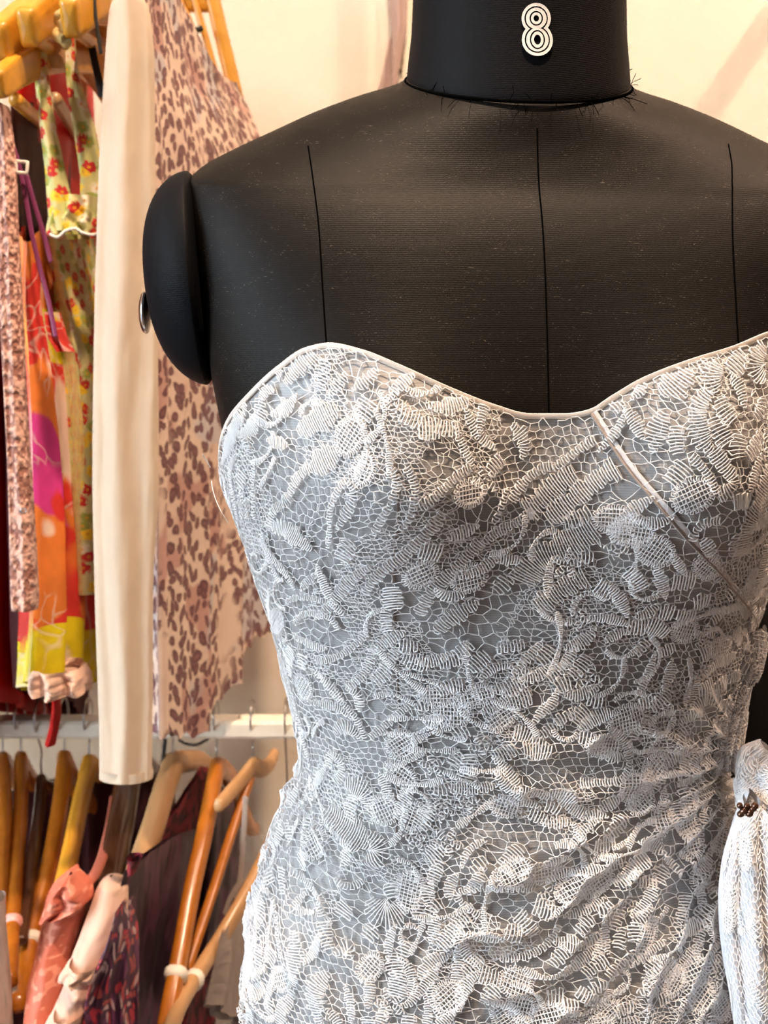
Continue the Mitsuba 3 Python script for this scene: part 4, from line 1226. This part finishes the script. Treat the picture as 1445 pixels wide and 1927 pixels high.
lower_hanger('glossy orange wooden hanger cut by the left edge of the picture', [(6, 1432), (10, 1520), (6, 1640), (0, 1760), (-8, 1870)], 1.0, 'wood_orange', .0125, .018)
lower_hanger('glossy orange wooden hanger with a pink grip ring', [(40, 1432), (38, 1540), (30, 1650), (22, 1760), (18, 1845)], 1.0, 'wood_orange', .0135, .019, (20, 1737), 'pink_rubber')
lower_hanger('dark wooden hanger half hidden behind the one with the pink ring', [(78, 1470), (72, 1540), (64, 1600), (52, 1690), (40, 1770)], 1.06, 'wood_brown', .011, .014)
lower_hanger('glossy orange wooden hanger with a white grip ring, left of the coral blouse', [(122, 1432), (110, 1540), (90, 1640), (62, 1750), (44, 1850), (34, 1888)], .99, 'wood_orange', .0155, .021, (57, 1772))
lower_hanger('honey wooden hanger carrying the coral blouse', [(168, 1440), (152, 1510), (140, 1570), (125, 1640), (106, 1720), (90, 1790)], 1.0, 'wood_honey', .0155, .021)
lower_hanger('dark brown wooden hanger directly under the beige sleeve', [(244, 1450), (236, 1500), (226, 1560), (212, 1640), (196, 1720), (176, 1800)], 1.0, 'wood_brown', .025, .024)
lower_hanger('pale tan wooden hanger carrying the purple dress', [(326, 1438), (308, 1490), (290, 1550), (268, 1615), (240, 1700), (215, 1780)], 1.0, 'wood_tan', .021, .022)
lower_hanger('glossy orange wooden hanger with a white grip ring, right of the purple dress', [(408, 1445), (398, 1500), (384, 1570), (362, 1670), (340, 1790), (318, 1900), (300, 1990)], .98, 'wood_orange', .0150, .020, (328, 1832))
t = lower_hanger('wooden hanger with a slanting orange bar below its neck', [(476, 1440), (446, 1478), (426, 1500), (412, 1515)], 1.16, 'wood_tan', .010, .017)
part(t, 'bar', sweep(smooth_path([P(x, y, Y) for x, y, Y in ((472, 1462, 1.24), (440, 1555, 1.20), (400, 1680, 1.14), (352, 1822, 1.08))], 24), .009, .010, up=(0, -.35, 1), sides=14), 'wood_orange')
lower_hanger('tan wooden hanger with a cream grip ring, nearest the white dress', [(540, 1520), (505, 1600), (460, 1690), (400, 1790), (362, 1850), (335, 1900), (315, 1960)], .98, 'wood_tan', .0125, .018, (370, 1845))
t = thing('clothes_hanger', 'thin grey wire hanger hook seen below the scalloped hem of the blouse', 'hanger')
part(t, 'hook', wire(smooth_path([P(x, y, 1.235) for x, y in ((336, 1392), (352, 1400), (366, 1402), (382, 1396), (398, 1384), (404, 1366), (398, 1352))], 30), .0013, 8), 'black_strap')
part(t, 'stem', wire(smooth_path([P(x, y, 1.235) for x, y in ((316, 1350), (312, 1380), (308, 1420), (306, 1448))], 16), .0020, 8), 'black_strap')

# ------------------------------------------------------------------ garments of the lower row
t = thing('coral_blouse', 'coral dotted blouse with a knotted shoulder on the honey hanger of the lower row', 'blouse')
sleeve_part(t, 'sleeve', 'coral_cloth', [(1676, 92, 158), (1700, 86, 160), (1740, 80, 150), (1800, 68, 134), (1860, 54, 126), (1927, 46, 112), (1990, 40, 104)], (1.02, .97), .022, nfold=4, amp=.15, seed=2.0)
sleeve_part(t, 'shoulder_knot', 'coral_cloth', [(1644, 130, 136), (1652, 114, 150), (1668, 98, 168), (1690, 88, 172), (1706, 84, 140), (1714, 82, 112)], 1.0, .024, nfold=5, amp=.22, seed=6.0, closed=True)
part(t, 'strap', sweep(smooth_path([P(x, y, Y) for x, y, Y in ((216, 1500, 1.2), (206, 1560, 1.15), (190, 1620, 1.09), (172, 1655, 1.04), (146, 1672, 1.0))], 30), .010, .004, up=(0, -.4, 1), sides=10), 'coral_cloth')
cloth_part(t, 'body', 'coral_cloth', [(1560, 178), (1700, 150), (1960, 112)], [(1560, 226), (1700, 215), (1960, 190)], [(0, 1660), (.5, 1620), (1, 1560)], [(0, 1960), (1, 1990)], 1.05, 1.25, thick=.02, nfold=3, seed=3.0)
t = thing('peach_blouse', 'pale peach blouse sleeve with ruffled tiers between the coral blouse and the purple dress', 'blouse')
sleeve_part(t, 'sleeve', 'peach_cloth', [(1648, 206, 212), (1654, 194, 228), (1668, 184, 240), (1700, 172, 240), (1760, 150, 222), (1810, 132, 196), (1830, 128, 188)], (1.01, .98), .018, nfold=3, amp=.08, seed=1.0, closed=True)
sleeve_part(t, 'ruffle', 'peach_cloth', [(1806, 134, 190), (1818, 122, 188), (1834, 114, 184)], .975, .024, nfold=6, amp=.16, seed=5.0, nv=20)
sleeve_part(t, 'lower_sleeve', 'peach_cloth', [(1826, 130, 184), (1860, 118, 178), (1900, 100, 166), (1915, 94, 158)], (.985, .97), .018, nfold=4, amp=.08, seed=8.0)
sleeve_part(t, 'ruffle', 'peach_cloth', [(1900, 104, 160), (1914, 92, 156), (1932, 84, 150), (1980, 80, 148)], .965, .024, nfold=6, amp=.16, seed=9.0, nv=20)
t = thing('purple_dress', 'dark plum sheer dress with red and white floral print on the pale tan hanger', 'dress')
cloth_part(t, 'panel', 'plum_sheer', [(1590, 250), (1700, 226), (1800, 212), (1960, 205)], [(1560, 372), (1700, 352), (1800, 330), (1960, 318)],
           [(0, 1640), (.3, 1600), (.7, 1570), (1, 1560)], [(0, 1970), (1, 1990)], 1.0, 1.2, thick=.02, nfold=4, amp=.006, seed=4.0, label='sheer dark plum panel')
cloth_part(t, 'body', 'purple_floral', [(1700, 218), (1760, 206), (1820, 182), (1870, 164), (1960, 156)], [(1700, 250), (1760, 262), (1870, 262), (1960, 260)],
           [(0, 1720), (.5, 1695), (1, 1690)], [(0, 1975), (1, 1985)], .965, 1.02, thick=.016, nfold=3, amp=.004, seed=7.0, label='red, white and purple floral print')
sleeve_part(t, 'trim', 'wine_lace', [(1612, 238, 268), (1625, 240, 262), (1640, 240, 256)], 1.0, .01, nfold=3, amp=.2, nv=16)
t = thing('wine_lace_blouse', 'dark wine red lace blouse behind the plum dress in the lower row', 'blouse')
cloth_part(t, 'body', 'wine_lace', [(1440, 322), (1560, 262), (1640, 240), (1960, 250)], [(1440, 398), (1560, 440), (1700, 430), (1960, 400)],
           [(0, 1600), (.25, 1540), (.5, 1475), (.75, 1445), (1, 1450)], [(0, 1965), (1, 1975)], 1.14, 1.36, thick=.02, nfold=3, amp=.004, seed=2.5)
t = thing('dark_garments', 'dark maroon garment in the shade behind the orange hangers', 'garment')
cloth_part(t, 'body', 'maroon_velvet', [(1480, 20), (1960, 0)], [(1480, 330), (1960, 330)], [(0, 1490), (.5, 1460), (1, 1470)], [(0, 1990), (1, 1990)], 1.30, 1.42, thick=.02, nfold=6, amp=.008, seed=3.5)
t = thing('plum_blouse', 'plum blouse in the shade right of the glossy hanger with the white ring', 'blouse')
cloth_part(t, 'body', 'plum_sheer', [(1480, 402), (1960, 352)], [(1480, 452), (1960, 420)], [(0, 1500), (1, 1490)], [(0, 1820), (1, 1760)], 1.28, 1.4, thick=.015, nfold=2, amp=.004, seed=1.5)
t = thing('grey_scarf', 'sheer grey beige scarf at the bottom left corner', 'scarf')
sleeve_part(t, 'panel', 'grey_sheer', [(1690, -22, 8), (1780, -20, 12), (1880, -18, 20), (1990, -16, 26)], .98, .014, nfold=4, amp=.25, seed=1.7)
t = thing('beige_camisole', 'sheer beige camisole with thin straps on the tan hanger nearest the white dress', 'camisole')
for pl in ([(462, 1500), (458, 1580), (452, 1650), (444, 1690)], [(452, 1660), (434, 1690), (424, 1720)]):
    part(t, 'strap', sweep(smooth_path([P(x, y, 1.16) for x, y in pl], 24), .005, .0015, up=(0, 1, .1), sides=10), 'grey_sheer')
cloth_part(t, 'body', 'grey_sheer', [(1690, 430), (1960, 372)], [(1690, 480), (1960, 520)], [(0, 1760), (.5, 1700), (1, 1690)], [(0, 1890), (1, 1960)], 1.10, 1.3, thick=.012, nfold=3, amp=.004, seed=6.1)
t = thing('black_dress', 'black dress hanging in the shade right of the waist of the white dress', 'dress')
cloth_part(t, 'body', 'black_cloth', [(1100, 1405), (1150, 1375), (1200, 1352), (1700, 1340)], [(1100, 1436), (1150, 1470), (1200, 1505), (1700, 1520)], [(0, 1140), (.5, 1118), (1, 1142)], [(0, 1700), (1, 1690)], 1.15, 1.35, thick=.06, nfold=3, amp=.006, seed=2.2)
hp = P(1425, 1120, 1.25)
part(t, 'strap', sweep(np.linspace(hp + [0, 0, -.02], [hp[0], 1.24, zl + .30], 12), .012, .002, up=(0, 1, 0), sides=8), 'black_strap')
# clothes farther along both rails, beyond the left edge of the picture
for x, zt0, zb0, lab, bs in ((-0.56, 1.66, 0.92, 'dark coat on the upper rail just beyond the left edge', 'maroon_velvet'), (-0.72, 1.66, 0.88, 'black coat on the upper rail, farthest left', 'black_cloth'),
                             (-0.58, 0.80, 0.22, 'black skirt on the lower rail just beyond the left edge', 'black_cloth'), (-0.74, 0.80, 0.25, 'dark skirt on the lower rail, farthest left', 'maroon_velvet')):
    t = thing('coat' if zt0 > 1 else 'skirt', lab, 'coat' if zt0 > 1 else 'skirt')
    a = np.linspace(0, 2 * np.pi, 60, endpoint=False)
    rings = [np.stack([x + (.018 + .022 * v) * np.cos(a) * (1 + .2 * np.sin(6 * a)), 1.22 + (.04 + .20 * min(1, v * 4) ** .6) * np.sin(a), np.full(60, zt0 + (zb0 - zt0) * v)], 1) for v in np.linspace(0, 1, 20)]
    part(t, 'body', cap_loft(np.array(rings)), bs)
    top = np.array([x, 1.22, zt0 - .01])
    part(t, 'hook', hook(top, zu if zt0 > 1 else zl, 1.19 if zt0 > 1 else 1.24, .0014), 'chrome')
